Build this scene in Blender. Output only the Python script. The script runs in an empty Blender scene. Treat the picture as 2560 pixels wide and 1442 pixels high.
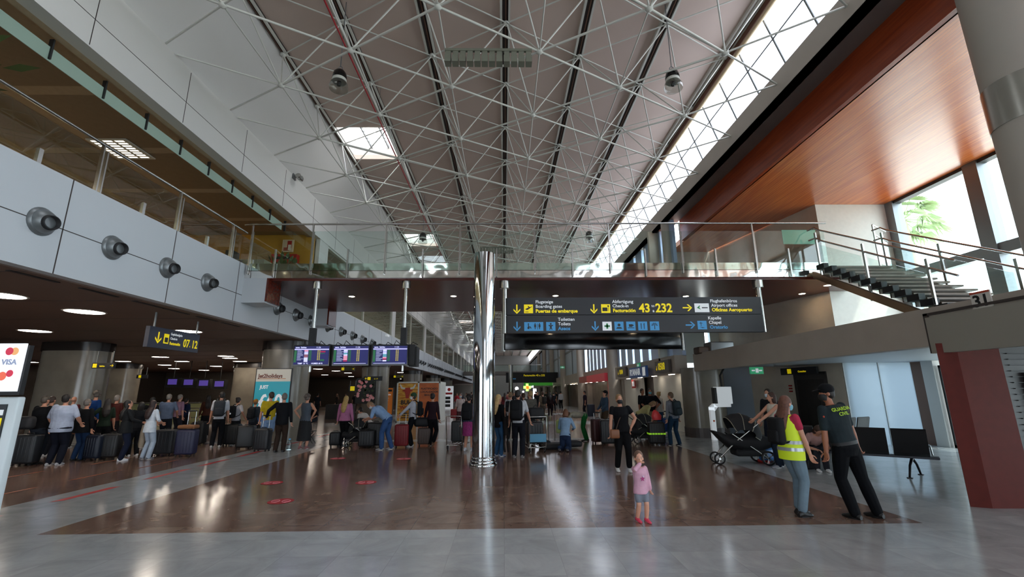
import bpy, math, random
from mathutils import Vector, Matrix, Euler
random.seed(7)
R = math.radians
PI = math.pi
scene = bpy.context.scene
COL = scene.collection
# ---------------------------------------------------------------- camera
FOC = 1125.0
PITCH, YAW, ROLL, EYE = math.atan(257/FOC), 0.0195, -0.0075, 1.72
_f = Vector((math.sin(YAW)*math.cos(PITCH), math.cos(YAW)*math.cos(PITCH), math.sin(PITCH)))
_r = Vector((math.cos(YAW), -math.sin(YAW), 0)); _u = _r.cross(_f)
_r2 = _r*math.cos(ROLL)+_u*math.sin(ROLL); _u2 = -_r*math.sin(ROLL)+_u*math.cos(ROLL)
cam = bpy.data.cameras.new('camera'); camo = bpy.data.objects.new('camera', cam); COL.objects.link(camo)
cam.sensor_width = 36; cam.lens = 36*FOC/2560; cam.clip_end = 600; cam.clip_start = .05
M = Matrix((_r2, _u2, -_f)).transposed().to_4x4(); M.translation = (0, 0, EYE)
camo.matrix_world = M
scene.camera = camo
def ray(x, y): return _f + _r2*(x-1280)/FOC + _u2*(721-y)/FOC
def G(x, y):
    d = ray(x, y); t = -EYE/d.z; return Vector((d.x*t, d.y*t, 0))
def AY(x, y, Y):
    d = ray(x, y)*1.0; d *= Y/d.y; d.z += EYE; return d
def AX(x, y, X):
    d = ray(x, y)*1.0; d *= X/d.x; d.z += EYE; return d
def AZ(x, y, z):
    d = ray(x, y)*1.0; d *= (z-EYE)/d.z; d.z += EYE; return d
# ---------------------------------------------------------------- materials
MATS = {}
def lin(c):
    if isinstance(c, str):
        c = [int(c[i:i+2], 16)/255 for i in (0, 2, 4)]
        c = [x/12.92 if x <= .04045 else ((x+.055)/1.055)**2.4 for x in c]
    return (*c[:3], 1)
def mat(name, col, rough=.5, metal=0, emit=0, noise=0, nscale=8, spec=.5, bump=0, bscale=30, coat=0):
    if name in MATS: return MATS[name]
    m = bpy.data.materials.new(name); m.use_nodes = True; nt = m.node_tree; b = nt.nodes['Principled BSDF']
    c = lin(col)
    b.inputs['Base Color'].default_value = c
    b.inputs['Roughness'].default_value = rough
    b.inputs['Metallic'].default_value = metal
    b.inputs['Specular IOR Level'].default_value = spec
    if coat: b.inputs['Coat Weight'].default_value = coat; b.inputs['Coat Roughness'].default_value = .08
    if emit:
        b.inputs['Emission Color'].default_value = c; b.inputs['Emission Strength'].default_value = emit
    if noise or bump:
        tc = nt.nodes.new('ShaderNodeTexCoord')
        if noise:
            n = nt.nodes.new('ShaderNodeTexNoise'); n.inputs['Scale'].default_value = nscale; n.inputs['Detail'].default_value = 4
            nt.links.new(tc.outputs['Object'], n.inputs['Vector'])
            rp = nt.nodes.new('ShaderNodeValToRGB')
            rp.color_ramp.elements[0].position = .3; rp.color_ramp.elements[1].position = .7
            rp.color_ramp.elements[0].color = (*[x*(1-noise) for x in c[:3]], 1)
            rp.color_ramp.elements[1].color = (*[min(1, x*(1+noise)) for x in c[:3]], 1)
            nt.links.new(n.outputs['Fac'], rp.inputs['Fac']); nt.links.new(rp.outputs['Color'], b.inputs['Base Color'])
        if bump:
            n2 = nt.nodes.new('ShaderNodeTexNoise'); n2.inputs['Scale'].default_value = bscale
            nt.links.new(tc.outputs['Object'], n2.inputs['Vector'])
            bp = nt.nodes.new('ShaderNodeBump'); bp.inputs['Strength'].default_value = bump; bp.inputs['Distance'].default_value = .02
            nt.links.new(n2.outputs['Fac'], bp.inputs['Height']); nt.links.new(bp.outputs['Normal'], b.inputs['Normal'])
    MATS[name] = m
    return m
def glass(name, tint, refl=.12, rough=.0):
    if name in MATS: return MATS[name]
    m = bpy.data.materials.new(name); m.use_nodes = True; nt = m.node_tree; nt.nodes.clear()
    o = nt.nodes.new('ShaderNodeOutputMaterial'); mx = nt.nodes.new('ShaderNodeMixShader')
    t = nt.nodes.new('ShaderNodeBsdfTransparent'); t.inputs['Color'].default_value = (*tint, 1)
    g = nt.nodes.new('ShaderNodeBsdfGlossy'); g.inputs['Roughness'].default_value = rough
    lw = nt.nodes.new('ShaderNodeLayerWeight'); lw.inputs['Blend'].default_value = .5
    pw = nt.nodes.new('ShaderNodeMath'); pw.operation = 'POWER'; pw.inputs[1].default_value = 4
    mu = nt.nodes.new('ShaderNodeMath'); mu.operation = 'MULTIPLY_ADD'; mu.inputs[1].default_value = .8; mu.inputs[2].default_value = refl*.5
    mu.use_clamp = True
    nt.links.new(lw.outputs['Facing'], pw.inputs[0]); nt.links.new(pw.outputs[0], mu.inputs[0]); nt.links.new(mu.outputs[0], mx.inputs[0])
    nt.links.new(t.outputs[0], mx.inputs[1]); nt.links.new(g.outputs[0], mx.inputs[2]); nt.links.new(mx.outputs[0], o.inputs[0])
    MATS[name] = m
    return m
def nodes_mat(name):
    m = bpy.data.materials.new(name); m.use_nodes = True; MATS[name] = m
    nt = m.node_tree
    return m, nt, nt.nodes['Principled BSDF'], nt.links
def ramp(nt, stops):
    r = nt.nodes.new('ShaderNodeValToRGB'); e = r.color_ramp.elements
    while len(e) < len(stops): e.new(.5)
    for k, (p, c) in enumerate(stops): e[k].position = p; e[k].color = lin(c)
    return r
# ---------------------------------------------------------------- mesh builder
class MB:
    def __init__(s): s.v = []; s.f = []; s.m = []; s.mats = []; s.sm = []
    def mi(s, m):
        if m is None: return 0
        if m not in s.mats: s.mats.append(m)
        return s.mats.index(m)
    def add(s, vs, fs, m=None, smooth=False, T=None):
        o = len(s.v)
        s.v += [tuple(T @ Vector(v)) if T is not None else tuple(v) for v in vs]
        s.f += [tuple(i+o for i in f) for f in fs]; k = s.mi(m); s.m += [k]*len(fs); s.sm += [smooth]*len(fs)
        return s
    def box(s, a, b, m=None, T=None):
        x0, x1 = sorted((a[0], b[0])); y0, y1 = sorted((a[1], b[1])); z0, z1 = sorted((a[2], b[2]))
        return s.add([(x0,y0,z0),(x1,y0,z0),(x1,y1,z0),(x0,y1,z0),(x0,y0,z1),(x1,y0,z1),(x1,y1,z1),(x0,y1,z1)],
                     [(0,3,2,1),(4,5,6,7),(0,1,5,4),(1,2,6,5),(2,3,7,6),(3,0,4,7)], m, False, T)
    def rbox(s, a, b, r, m=None, T=None, n=3):
        # rounded box: sphere-ish corners
        x0, x1 = sorted((a[0], b[0])); y0, y1 = sorted((a[1], b[1])); z0, z1 = sorted((a[2], b[2]))
        r = min(r, (x1-x0)/2*.99, (y1-y0)/2*.99, (z1-z0)/2*.99)
        N = 4*(n+1); vs = []; rings = []
        for k in range(2*(n+1)):
            if k <= n: ph = -PI/2+PI/2*k/n; z = z0+r+r*math.sin(ph)
            else: ph = PI/2*(k-n-1)/n; z = z1-r+r*math.sin(ph)
            c = math.cos(ph)*r
            for q in range(4):
                cx = x1-r if q in (0, 3) else x0+r; cy = y1-r if q in (0, 1) else y0+r
                for j in range(n+1):
                    t = q*PI/2+PI/2*j/n
                    vs.append((cx+c*math.cos(t), cy+c*math.sin(t), z))
        fs = []
        for k in range(2*(n+1)-1):
            for j in range(N): fs.append((k*N+j, k*N+(j+1)%N, (k+1)*N+(j+1)%N, (k+1)*N+j))
        fs.append(tuple(range(N))[::-1]); fs.append(tuple((2*(n+1)-1)*N+j for j in range(N)))
        return s.add(vs, fs, m, True, T)
    def loft(s, rings, m=None, smooth=True, T=None, n=12, cap=True):
        # rings: (center, ux, uy) half-axes vectors
        vs = []; fs = []
        for c, ux, uy in rings:
            c = Vector(c); ux = Vector(ux); uy = Vector(uy)
            for j in range(n):
                t = 2*PI*j/n; vs.append(c+ux*math.cos(t)+uy*math.sin(t))
        for k in range(len(rings)-1):
            for j in range(n): fs.append((k*n+j, k*n+(j+1)%n, (k+1)*n+(j+1)%n, (k+1)*n+j))
        s.add(vs, fs, m, smooth, T)
        if cap:
            for q, fl_ in ((0, True), (len(rings)-1, False)):
                r_ = [vs[q*n+j] for j in range(n)]
                if (r_[0]-r_[n//2]).length > .004: s.add(r_, [tuple(range(n))[::-1] if fl_ else tuple(range(n))], m, False, T)
        return s
    def tube(s, pts, r, m=None, n=8, T=None, round_=False, smooth=True):
        pts = [Vector(p) for p in pts]; rs = r if isinstance(r, (list, tuple)) else [r]*len(pts)
        rings = []; prev = None
        for k, p in enumerate(pts):
            d = (pts[min(k+1, len(pts)-1)]-pts[max(k-1, 0)])
            if d.length < 1e-9: d = Vector((0, 0, 1))
            d.normalize()
            if prev is None:
                a = Vector((0, 0, 1)) if abs(d.z) < .9 else Vector((0, 1, 0))
                ux = d.cross(a).normalized()
            else: ux = (prev-d*prev.dot(d)).normalized()
            uy = d.cross(ux); prev = ux
            rr = rs[k]
            if round_ and k == 0:
                for q in (0, 1, 2):
                    t = PI/2*q/3; rings.append((p-d*rr*math.cos(t), ux*(rr*max(.05, math.sin(t))), uy*(rr*max(.05, math.sin(t)))))
            rings.append((p, ux*rr, uy*rr))
            if round_ and k == len(pts)-1:
                for q in (2, 1, 0):
                    t = PI/2*q/3; rings.append((p+d*rr*math.cos(t), ux*(rr*max(.05, math.sin(t))), uy*(rr*max(.05, math.sin(t)))))
        return s.loft(rings, m, smooth, T, n)
    def lathe(s, prof, c=(0, 0, 0), m=None, n=24, T=None, smooth=True, cap=True):
        c = Vector(c)
        return s.loft([(c+Vector((0, 0, z)), (max(r, 1e-4), 0, 0), (0, max(r, 1e-4), 0)) for r, z in prof], m, smooth, T, n, cap)
    def ell(s, c, r, m=None, n=12, T=None, k=8):
        c = Vector(c); rings = []
        for i in range(k+1):
            t = -PI/2+PI*i/k; q = max(.02, math.cos(t))
            rings.append((c+Vector((0, 0, r[2]*math.sin(t))), (r[0]*q, 0, 0), (0, r[1]*q, 0)))
        return s.loft(rings, m, True, T, n)
    def prism(s, poly, z0, z1, m=None, T=None):
        n = len(poly)
        vs = [(p[0], p[1], z0) for p in poly]+[(p[0], p[1], z1) for p in poly]
        fs = [tuple(range(n))[::-1], tuple(range(n, 2*n))]+[(j, (j+1) % n, n+(j+1) % n, n+j) for j in range(n)]
        return s.add(vs, fs, m, False, T)
    def quad(s, a, b, c, d, m=None): return s.add([a, b, c, d], [(0, 1, 2, 3)], m)
    def build(s, name, m=None, parent=None, loc=None, rz=0):
        me = bpy.data.meshes.new(name); me.from_pydata(s.v, [], s.f)
        ms = s.mats if s.mats else [m]
        if m is not None and s.mats and m not in s.mats and False: pass
        for x in ms: me.materials.append(x)
        me.polygons.foreach_set('material_index', s.m); me.polygons.foreach_set('use_smooth', s.sm)
        me.update()
        o = bpy.data.objects.new(name, me); COL.objects.link(o)
        if parent is not None: o.parent = parent
        if loc is not None: o.location = loc
        if rz: o.rotation_euler.z = rz
        return o
def tag(o, label, cat, group=None, kind=None):
    o['label'] = label; o['category'] = cat
    if group: o['group'] = group
    if kind: o['kind'] = kind
    return o
def thing(name, label, cat, loc=(0, 0, 0), rz=0, group=None):
    o = bpy.data.objects.new(name, None); COL.objects.link(o); o.empty_display_size = .1
    o.location = loc; o.rotation_euler.z = rz
    return tag(o, label, cat, group)
def struct(name, mb, m=None):
    o = mb.build(name, m); o['kind'] = 'structure'; return o
def dup(root, loc=None, rz=None, label=None, group=None):
    def cp(o, par):
        c = o.copy(); COL.objects.link(c)
        if par is not None: c.parent = par; c.matrix_parent_inverse = o.matrix_parent_inverse.copy()
        for ch in kids.get(o.name, []): cp(ch, c)
        return c
    kids = {}
    for o in root.children_recursive: kids.setdefault(o.parent.name, []).append(o)
    c = cp(root, None)
    if loc is not None: c.location = loc
    if rz is not None: c.rotation_euler.z = rz
    if label: c['label'] = label
    if group: c['group'] = group
    return c
def text_mesh(name, s, size, m, parent=None, align='LEFT', bold=0, T=None, ext=.002, sx=1):
    cu = bpy.data.curves.new(name, 'FONT'); cu.body = s; cu.size = size; cu.align_x = align; cu.offset = bold; cu.extrude = ext
    cu.resolution_u = 3
    o = bpy.data.objects.new(name, cu); COL.objects.link(o)
    dg = bpy.context.evaluated_depsgraph_get()
    me = bpy.data.meshes.new_from_object(o.evaluated_get(dg)); me.materials.clear(); me.materials.append(m)
    bpy.data.objects.remove(o); bpy.data.curves.remove(cu)
    me.transform(Matrix.Diagonal((sx, 1, 1, 1)))
    if T is not None: me.transform(T)
    o = bpy.data.objects.new(name, me); COL.objects.link(o)
    if parent is not None: o.parent = parent
    return o
def face_T(loc, rz=0, rx=R(90)):
    # text standing upright facing -Y at loc, turned about z by rz
    return Matrix.Translation(loc) @ Matrix.Rotation(rz, 4, 'Z') @ Matrix.Rotation(rx, 4, 'X')
# ---------------------------------------------------------------- shared materials
def pos_nodes(nt):
    g = nt.nodes.new('ShaderNodeNewGeometry'); s = nt.nodes.new('ShaderNodeSeparateXYZ'); nt.links.new(g.outputs['Position'], s.inputs[0]); return g, s
def marble(name, c0, c1, c2, rough, tile=.6, lines=.35):
    m, nt, b, L = nodes_mat(name)
    g, s = pos_nodes(nt)
    n = nt.nodes.new('ShaderNodeTexNoise'); n.inputs['Scale'].default_value = 1.7; n.inputs['Detail'].default_value = 9; n.inputs['Roughness'].default_value = .65; n.inputs['Distortion'].default_value = .8
    br = nt.nodes.new('ShaderNodeTexBrick'); br.offset = 0; br.inputs['Scale'].default_value = 1; br.inputs['Brick Width'].default_value = tile; br.inputs['Row Height'].default_value = tile
    br.inputs['Mortar Size'].default_value = .003; br.inputs['Color1'].default_value = (.35, .35, .35, 1); br.inputs['Color2'].default_value = (.65, .65, .65, 1)
    br.inputs['Bias'].default_value = 0
    L.new(g.outputs['Position'], br.inputs['Vector'])
    # offset the veining per tile
    ad = nt.nodes.new('ShaderNodeVectorMath'); ad.operation = 'MULTIPLY_ADD'; ad.inputs[1].default_value = (30, 30, 30)
    L.new(br.outputs['Color'], ad.inputs[0]); L.new(g.outputs['Position'], ad.inputs[2]); L.new(ad.outputs[0], n.inputs['Vector'])
    rp = ramp(nt, [(.28, c0), (.5, c1), (.74, c2)]); L.new(n.outputs['Fac'], rp.inputs['Fac'])
    mx = nt.nodes.new('ShaderNodeMixRGB'); mx.blend_type = 'MULTIPLY'; mx.inputs[2].default_value = (lines, lines, lines, 1)
    L.new(br.outputs['Fac'], mx.inputs[0]); L.new(rp.outputs['Color'], mx.inputs[1]); L.new(mx.outputs[0], b.inputs['Base Color'])
    b.inputs['Roughness'].default_value = rough; b.inputs['Specular IOR Level'].default_value = .55
    n3 = nt.nodes.new('ShaderNodeTexNoise'); n3.inputs['Scale'].default_value = 2.5; n3.inputs['Detail'].default_value = 2
    L.new(g.outputs['Position'], n3.inputs['Vector'])
    bp = nt.nodes.new('ShaderNodeBump'); bp.inputs['Strength'].default_value = .03; bp.inputs['Distance'].default_value = .05
    L.new(n3.outputs['Fac'], bp.inputs['Height']); L.new(bp.outputs['Normal'], b.inputs['Normal'])
    return m
BROWN = marble('brown_marble', '65493e', '7d6457', '97806f', .15)
PALE = marble('pale_marble', '9b9d9e', 'adb0b1', 'bdbfbf', .15, lines=.82)
def wood(name, c0, c1, rough, axis='X', pitch=.09):
    m, nt, b, L = nodes_mat(name)
    g, s = pos_nodes(nt)
    mp = nt.nodes.new('ShaderNodeMapping'); mp.inputs['Scale'].default_value = (12, .6, 12) if axis == 'Y' else (.6, 12, 12)
    n = nt.nodes.new('ShaderNodeTexNoise'); n.inputs['Scale'].default_value = 1.2; n.inputs['Detail'].default_value = 5
    L.new(g.outputs['Position'], mp.inputs[0]); L.new(mp.outputs[0], n.inputs['Vector'])
    rp = ramp(nt, [(.3, c0), (.7, c1)]); L.new(n.outputs['Fac'], rp.inputs['Fac'])
    k = nt.nodes.new('ShaderNodeMath'); k.operation = 'MODULO'; k.inputs[1].default_value = pitch
    ab = nt.nodes.new('ShaderNodeMath'); ab.operation = 'ADD'; ab.inputs[1].default_value = 100
    L.new(s.outputs['X' if axis == 'Y' else 'Y'], ab.inputs[0]); L.new(ab.outputs[0], k.inputs[0])
    lt = nt.nodes.new('ShaderNodeMath'); lt.operation = 'LESS_THAN'; lt.inputs[1].default_value = .008; L.new(k.outputs[0], lt.inputs[0])
    mx = nt.nodes.new('ShaderNodeMixRGB'); mx.blend_type = 'MULTIPLY'; mx.inputs[2].default_value = (.45, .4, .4, 1)
    L.new(lt.outputs[0], mx.inputs[0]); L.new(rp.outputs['Color'], mx.inputs[1]); L.new(mx.outputs[0], b.inputs['Base Color'])
    b.inputs['Roughness'].default_value = rough
    return m
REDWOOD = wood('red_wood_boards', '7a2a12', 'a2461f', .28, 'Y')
WOODC = wood('orange_wood_boards', 'b34c1e', 'da7c3c', .34, 'Y')
WOODC.node_tree.nodes['Principled BSDF'].inputs['Coat Weight'].default_value = .6; WOODC.node_tree.nodes['Principled BSDF'].inputs['Coat Roughness'].default_value = .22
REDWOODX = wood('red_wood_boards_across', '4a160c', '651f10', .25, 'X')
REDPAINT = mat('red_lacquer', '58180e', .6, noise=.08, spec=.25)
WHITE = mat('white_panel', 'c0c5c9', .45)
WHITE2 = mat('white_paint', 'cfcdc8', .6)
ROOF = mat('roof_white', 'cdb9ad', .55, noise=.03, nscale=.6)
GREYP = mat('grey_panel', 'b0aaa0', .55, noise=.03, nscale=1.5)
TAUPE = mat('taupe_render', 'a59b90', .6, noise=.04, nscale=2)
CONC = mat('concrete_stone', 'c6b9a6', .42, noise=.12, nscale=1.3, coat=.2)
STONE = mat('polished_stone', '7b7468', .22, noise=.12, nscale=1.6)
DARKCEIL = mat('brown_ceiling', '6c574c', .6, noise=.05, nscale=1)
CHROME = mat('chrome', 'b2b5b8', .06, 1)
STEEL = mat('brushed_steel', 'b4b4b0', .25, 1)
GALV = mat('grey_metal', '7f8385', .4, .7)
WSTEEL = mat('white_steel', 'cfcfc6', .4)
SEAM = mat('seam_dark', '3b3330', .6)
BROWNM = mat('brown_fascia', '6b4636', .6)
BLACK = mat('black_gloss', '08080a', .12)
BLACKM = mat('black_matt', '101012', .6)
DGREY = mat('dark_grey', '232323', .5)
SIGN = mat('sign_grey', '26272b', .45)
YEL = mat('sign_yellow', 'f2d90f', .5, emit=.35)
WHT = mat('sign_white', 'dfe3e6', .5, emit=.3)
BLU = mat('sign_blue', '3d86b8', .5, emit=.3)
RED = mat('red_paint', 'a81e1c', .4)
REDSTK = mat('red_sticker', 'b02a32', .4)
PINKLN = mat('pale_red_line', 'd9848c', .4)
ORSTK = mat('orange_tape', 'a34a2c', .4)
TAN = mat('tan_tile', 'b39f84', .7, noise=.05)
TAND = mat('tan_tile_dark', '8f7a62', .7, noise=.05)
OCHRE = mat('ochre_wall', 'b5852a', .7, noise=.05)
GLASSG = glass('green_glass', (.90, .965, .945), .1)
GLASSC = glass('clear_glass', (.93, .96, .96), .07)
GLASSD = glass('gallery_glass', (.80, .82, .74), .16)
GREENEDGE = mat('glass_green_band', '9fb5a5', .3)
def emis(name, col, st):
    return mat(name, col, .5, emit=st)
# ================================================================ floor
fl = MB()
XB = [-32, -7.86, -5.9, 5.48, 14.2]; YB = [-12, 6.33]
y = 16.8
stripes = [(16.8, 17.6)]; k = 24.9
while k < 135: stripes.append((k, k+2.4)); k += 9.8
for a, b in stripes: YB += [a, b]
YB.append(140)
for i in range(4):
    for j in range(len(YB)-1):
        ym = (YB[j]+YB[j+1])/2
        st = any(a < ym < b for a, b in stripes) or ym < 6.33
        m = BROWN if (i in (0, 2) and not st) else PALE
        x0, x1 = XB[i], XB[i+1]
        if ym > 18 and i == 3: x1 = 10.8
        fl.quad((x0, YB[j], 0), (x1, YB[j], 0), (x1, YB[j+1], 0), (x0, YB[j+1], 0), m)
struct('floor', fl)
g = MB(); g.box((13.9, -40, -.3), (80, 90, -.12), mat('outside_paving', 'd8d4c8', .8, noise=.08, nscale=.5)); struct('ground_outside', g)
# ================================================================ left side
XL = -7.55
w = MB()
w.box((XL-.2, -12, 3.70), (XL, 140, 5.40), WHITE)
struct('wall_left_fascia', w)
w = MB()   # upper band with sloping roof edge
w.add([(XL, -12, 7.92), (XL, 140, 7.92), (XL, 140, 9.36), (XL, -12, 9.36), (-6.40, -12, 11.40), (-6.40, 140, 11.40),
       (XL-.3, -12, 7.92), (XL-.3, 140, 7.92), (XL-.3, -12, 9.5), (XL-.3, 140, 9.5), (-6.6, -12, 11.6), (-6.6, 140, 11.6)],
      [(0, 1, 2, 3), (3, 2, 5, 4), (6, 7, 1, 0), (7, 6, 8, 9), (9, 8, 10, 11), (11, 10, 4, 5)], WHITE2)
struct('wall_left_upper', w)
j = MB()
yy = -10.5
while yy < 120:
    j.box((XL, yy, 3.70), (XL+.004, yy+.02, 5.40), SEAM); yy += 2.56
j.box((XL, -12, 4.475), (XL+.004, 120, 4.49), SEAM)
yy = -10.0
while yy < 60:
    j.box((XL, yy, 7.95), (XL+.004, yy+.015, 9.3), SEAM); yy += 2.45
j.box((XL, -12, 8.49), (XL+.004, 120, 8.502), SEAM)
struct('trim_panel_joints', j)
c = MB(); c.box((-32, -12, 3.68), (XL-.2, 140, 3.9), DARKCEIL)
for k in range(1, 30): c.box((-32, -12+k*1.2*2, 3.676), (XL-.2, -12+k*2.4+.02, 3.68), SEAM)
struct('ceiling_lower_left', c)
c = MB(); c.box((-15.2, -12, 5.2), (XL-.2, 140, 5.36), mat('gallery_floor', '8a8070', .4)); struct('floor_gallery', c)
# gallery ceiling of tan tiles
c = MB(); c.box((-15.2, -12, 8.02), (XL-.02, 17.6, 8.15), TAN)
c.box((-8.0, -12, 7.92), (XL-.3, 17.6, 8.02), TAN)
for a in range(0, 3):
    for b in range(0, 12):
        c.box((-8.45-a*2.2-1.9, -10.9+b*2.45, 8.012), (-8.45-a*2.2, -10.9+b*2.45+2.15, 8.02), TAND)
struct('ceiling_gallery', c)
w = MB(); w.box((-15.4, -12, 5.2), (-15.2, 140, 8.1), mat('gallery_back', '9a8f76', .6, noise=.05)); struct('wall_gallery_back', w)
w = MB(); w.box((-15.2, 17.6, 5.36), (-7.76, 17.8, 8.15), OCHRE); struct('wall_gallery_ochre', w)
w = MB(); w.box((-32.2, -12, 0), (-32, 140, 3.7), mat('hall_side', '4a4139', .6, noise=.1)); struct('wall_left_far', w)
w = MB(); w.box((-32, 44, 0), (-19, 44.2, 3.7), mat('checkin_back', '5d554b', .5, noise=.1)); struct('wall_checkin', w)
c = MB(); c.box((-15.2, 17.8, 8.0), (XL-.3, 140, 8.15), mat('upper_soffit', '8f938c', .6)); struct('ceiling_upper_left', c)
# gallery windows beyond the ochre wall : white pilasters and greenish panes
n = 1
for k in range(8):
    y0 = 17.85+12.65*k
    w = MB()
    w.box((XL-.18, y0, 5.4), (XL-.02, y0+.9, 7.92), WHITE2)
    w.box((XL-.15, y0+6.4, 5.4), (XL-.05, y0+6.5, 7.92), WSTEEL)
    w.box((XL-.15, y0+.9, 7.84), (XL-.05, y0+12.65, 7.92), WSTEEL); w.box((XL-.15, y0+.9, 5.4), (XL-.05, y0+12.65, 5.47), WSTEEL)
    w.box((XL-.11, y0+.9, 5.47), (XL-.09, y0+12.65, 7.84), GLASSG)
    struct('window_%d' % n, w); n += 1
# ================================================================ roof
SX = [-6.36+2.153*k for k in range(7)]
ry = MB(); ZR = 11.40
holes = [(3.45+11.75*k, 5.8+11.75*k) for k in range(-1, 11)]
for k in range(6):
    x0, x1 = SX[k], SX[k+1]
    ys = [-12]
    if k == 0:
        for a, b in holes:
            if a > -12: ys += [a, b]
    ys.append(140)
    for q in range(0, len(ys)-1, 2):
        ry.box((x0-.01, ys[q], ZR), (x1+.01, ys[q+1], ZR+.2), ROOF)
struct('ceiling_roof', ry)
sk = emis('skylight_pane', 'f4f7ff', 9)
for i, (a, b) in enumerate(holes[1:7]):
    s = MB(); x0, x1 = SX[0]+.0, SX[1]
    s.box((x0-.1, a-.1, ZR+.2), (x0, b+.1, 12.3), WHITE2); s.box((x1, a-.1, ZR+.2), (x1+.1, b+.1, 12.3), WHITE2)
    s.box((x0, a-.1, ZR+.2), (x1, a, 12.3), WHITE2); s.box((x0, b, ZR+.2), (x1, b+.1, 12.3), WHITE2)
    s.box((x0, a, 12.3), (x1, b, 12.35), sk)
    for q in range(9): s.box((x0+.05, a+.2+q*.25, 11.95), (x1-.05, a+.22+q*.25, 12.05), WSTEEL)
    for q in range(1, 3): s.box((x0+q*.72, a, 11.9), (x0+q*.72+.04, b, 12.06), GALV)
    struct('window_%d' % (20+i), s)
# ribs along the roof seams
for k in range(7):
    s = MB(); x = SX[k]
    s.box((x-.10, -12, ZR-.05), (x+.10, 130, ZR), SEAM if k < 6 else BROWNM)
    s.box((x-.17, -12, ZR-.1), (x-.11, 130, ZR), WSTEEL)
    s.box((x+.05, -12, ZR-.12), (x+.10, 130, ZR-.04), WSTEEL)
    s.box((x-.03, -12, ZR-.09), (x+.0, 130, ZR-.04), mat('seam_brown', '6d5142', .6))
    struct('trim_%d' % (k+1), s)
s = MB(); s.box((6.62, -12, 11.1), (6.75, 130, 11.42), BROWNM); s.tube([(6.66, -12, 11.02), (6.66, 130, 11.02)], .06, mat('cream', 'cdb894', .5))
struct('trim_8', s)
# clerestory glazing above the right hand beam
fg = emis('clerestory_pane', 'e8f0ff', 5.0)
s = MB(); s.add([(6.72, -12, 11.35), (6.72, 130, 11.35), (7.25, 130, 9.7), (7.25, -12, 9.7)], [(0, 1, 2, 3)], fg)
yy = -11
while yy < 90:
    s.tube([(6.70, yy, 11.33), (7.2, yy, 9.75)], .028, GALV, 5); yy += 1.22
s.tube([(6.95, -12, 10.5), (6.95, 120, 10.5)], .022, GALV, 5)
struct('window_30', s)
# ================================================================ right beam, bulkhead and wood ceiling
w = MB(); w.box((7.1, -12, 9.02), (7.3, 140, 9.73), GREYP); w.box((7.1, -12, 9.02), (7.78, 140, 9.12), mat('soffit_grey', '6d625c', .6)); w.box((7.3, -12, 9.6), (7.78, 140, 9.73), GREYP)
struct('beam_right', w)
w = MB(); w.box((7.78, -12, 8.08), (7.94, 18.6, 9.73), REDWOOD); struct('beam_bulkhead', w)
WC = (11.02, 14.66); WE = (9.75, 20.2)     # corner and end of the slanting stone wall
c = MB(); c.prism([(7.9, -12), (13.55, -12), (13.55, 14.7), (WC[0], 14.7), (WE[0]-.05, WE[1]), (7.9, WE[1])], 8.08, 8.3, WOODC); struct('ceiling_wood', c)
w = MB(); w.prism([WC, (WC[0]+.02, 14.66), (13.7, 14.66), (13.7, 14.9), (WC[0]+.2, 14.9)], 2.55, 8.1, mat('end_wall_white', 'd6d6cc', .5, noise=.03)); struct('wall_right_end', w)
FRO = bpy.data.materials.new('frosted_pane'); FRO.use_nodes = True; nt = FRO.node_tree; pb = nt.nodes['Principled BSDF']; tl = nt.nodes.new('ShaderNodeBsdfTranslucent'); tl.inputs['Color'].default_value = (.10, .135, .165, 1); mx = nt.nodes.new('ShaderNodeMixShader'); mx.inputs[0].default_value = .75
pb.inputs['Base Color'].default_value = (.45, .52, .58, 1); pb.inputs['Roughness'].default_value = .12
nt.links.new(pb.outputs[0], mx.inputs[1]); nt.links.new(tl.outputs[0], mx.inputs[2]); nt.links.new(mx.outputs[0], nt.nodes['Material Output'].inputs[0])
w = MB(); w.quad((WC[0], 14.68, 0), (13.5, 14.68, 0), (13.5, 14.68, 2.55), (WC[0], 14.68, 2.55), FRO)
for x in (11.04, 12.2, 13.3): w.box((x, 14.66, 0), (x+.03, 14.7, 2.55), GALV)
struct('window_32', w)
w = MB(); w.prism([WC, (WC[0]+.2, 14.9), (WE[0]+.2, WE[1]), WE], 0, 8.1, CONC); struct('wall_right_stone', w)
SHW = mat('pale_green_panel', 'c4ccc4', .4)
w = MB(); w.box((6.9, 20.2, 5.35), (7.75, 20.4, 9.1), CONC); w.box((8.15, 20.2, 5.35), (WE[0]+.1, 20.4, 8.3), CONC); w.box((7.75, 20.2, 7.3), (8.15, 20.4, 9.1), CONC); w.box((7.0, 20.2, 2.9), (9.1, 20.4, 5.35), SHW); w.box((9.34, 20.2, 2.9), (9.9, 20.4, 5.35), SHW); struct('wall_right_back', w)
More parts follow.
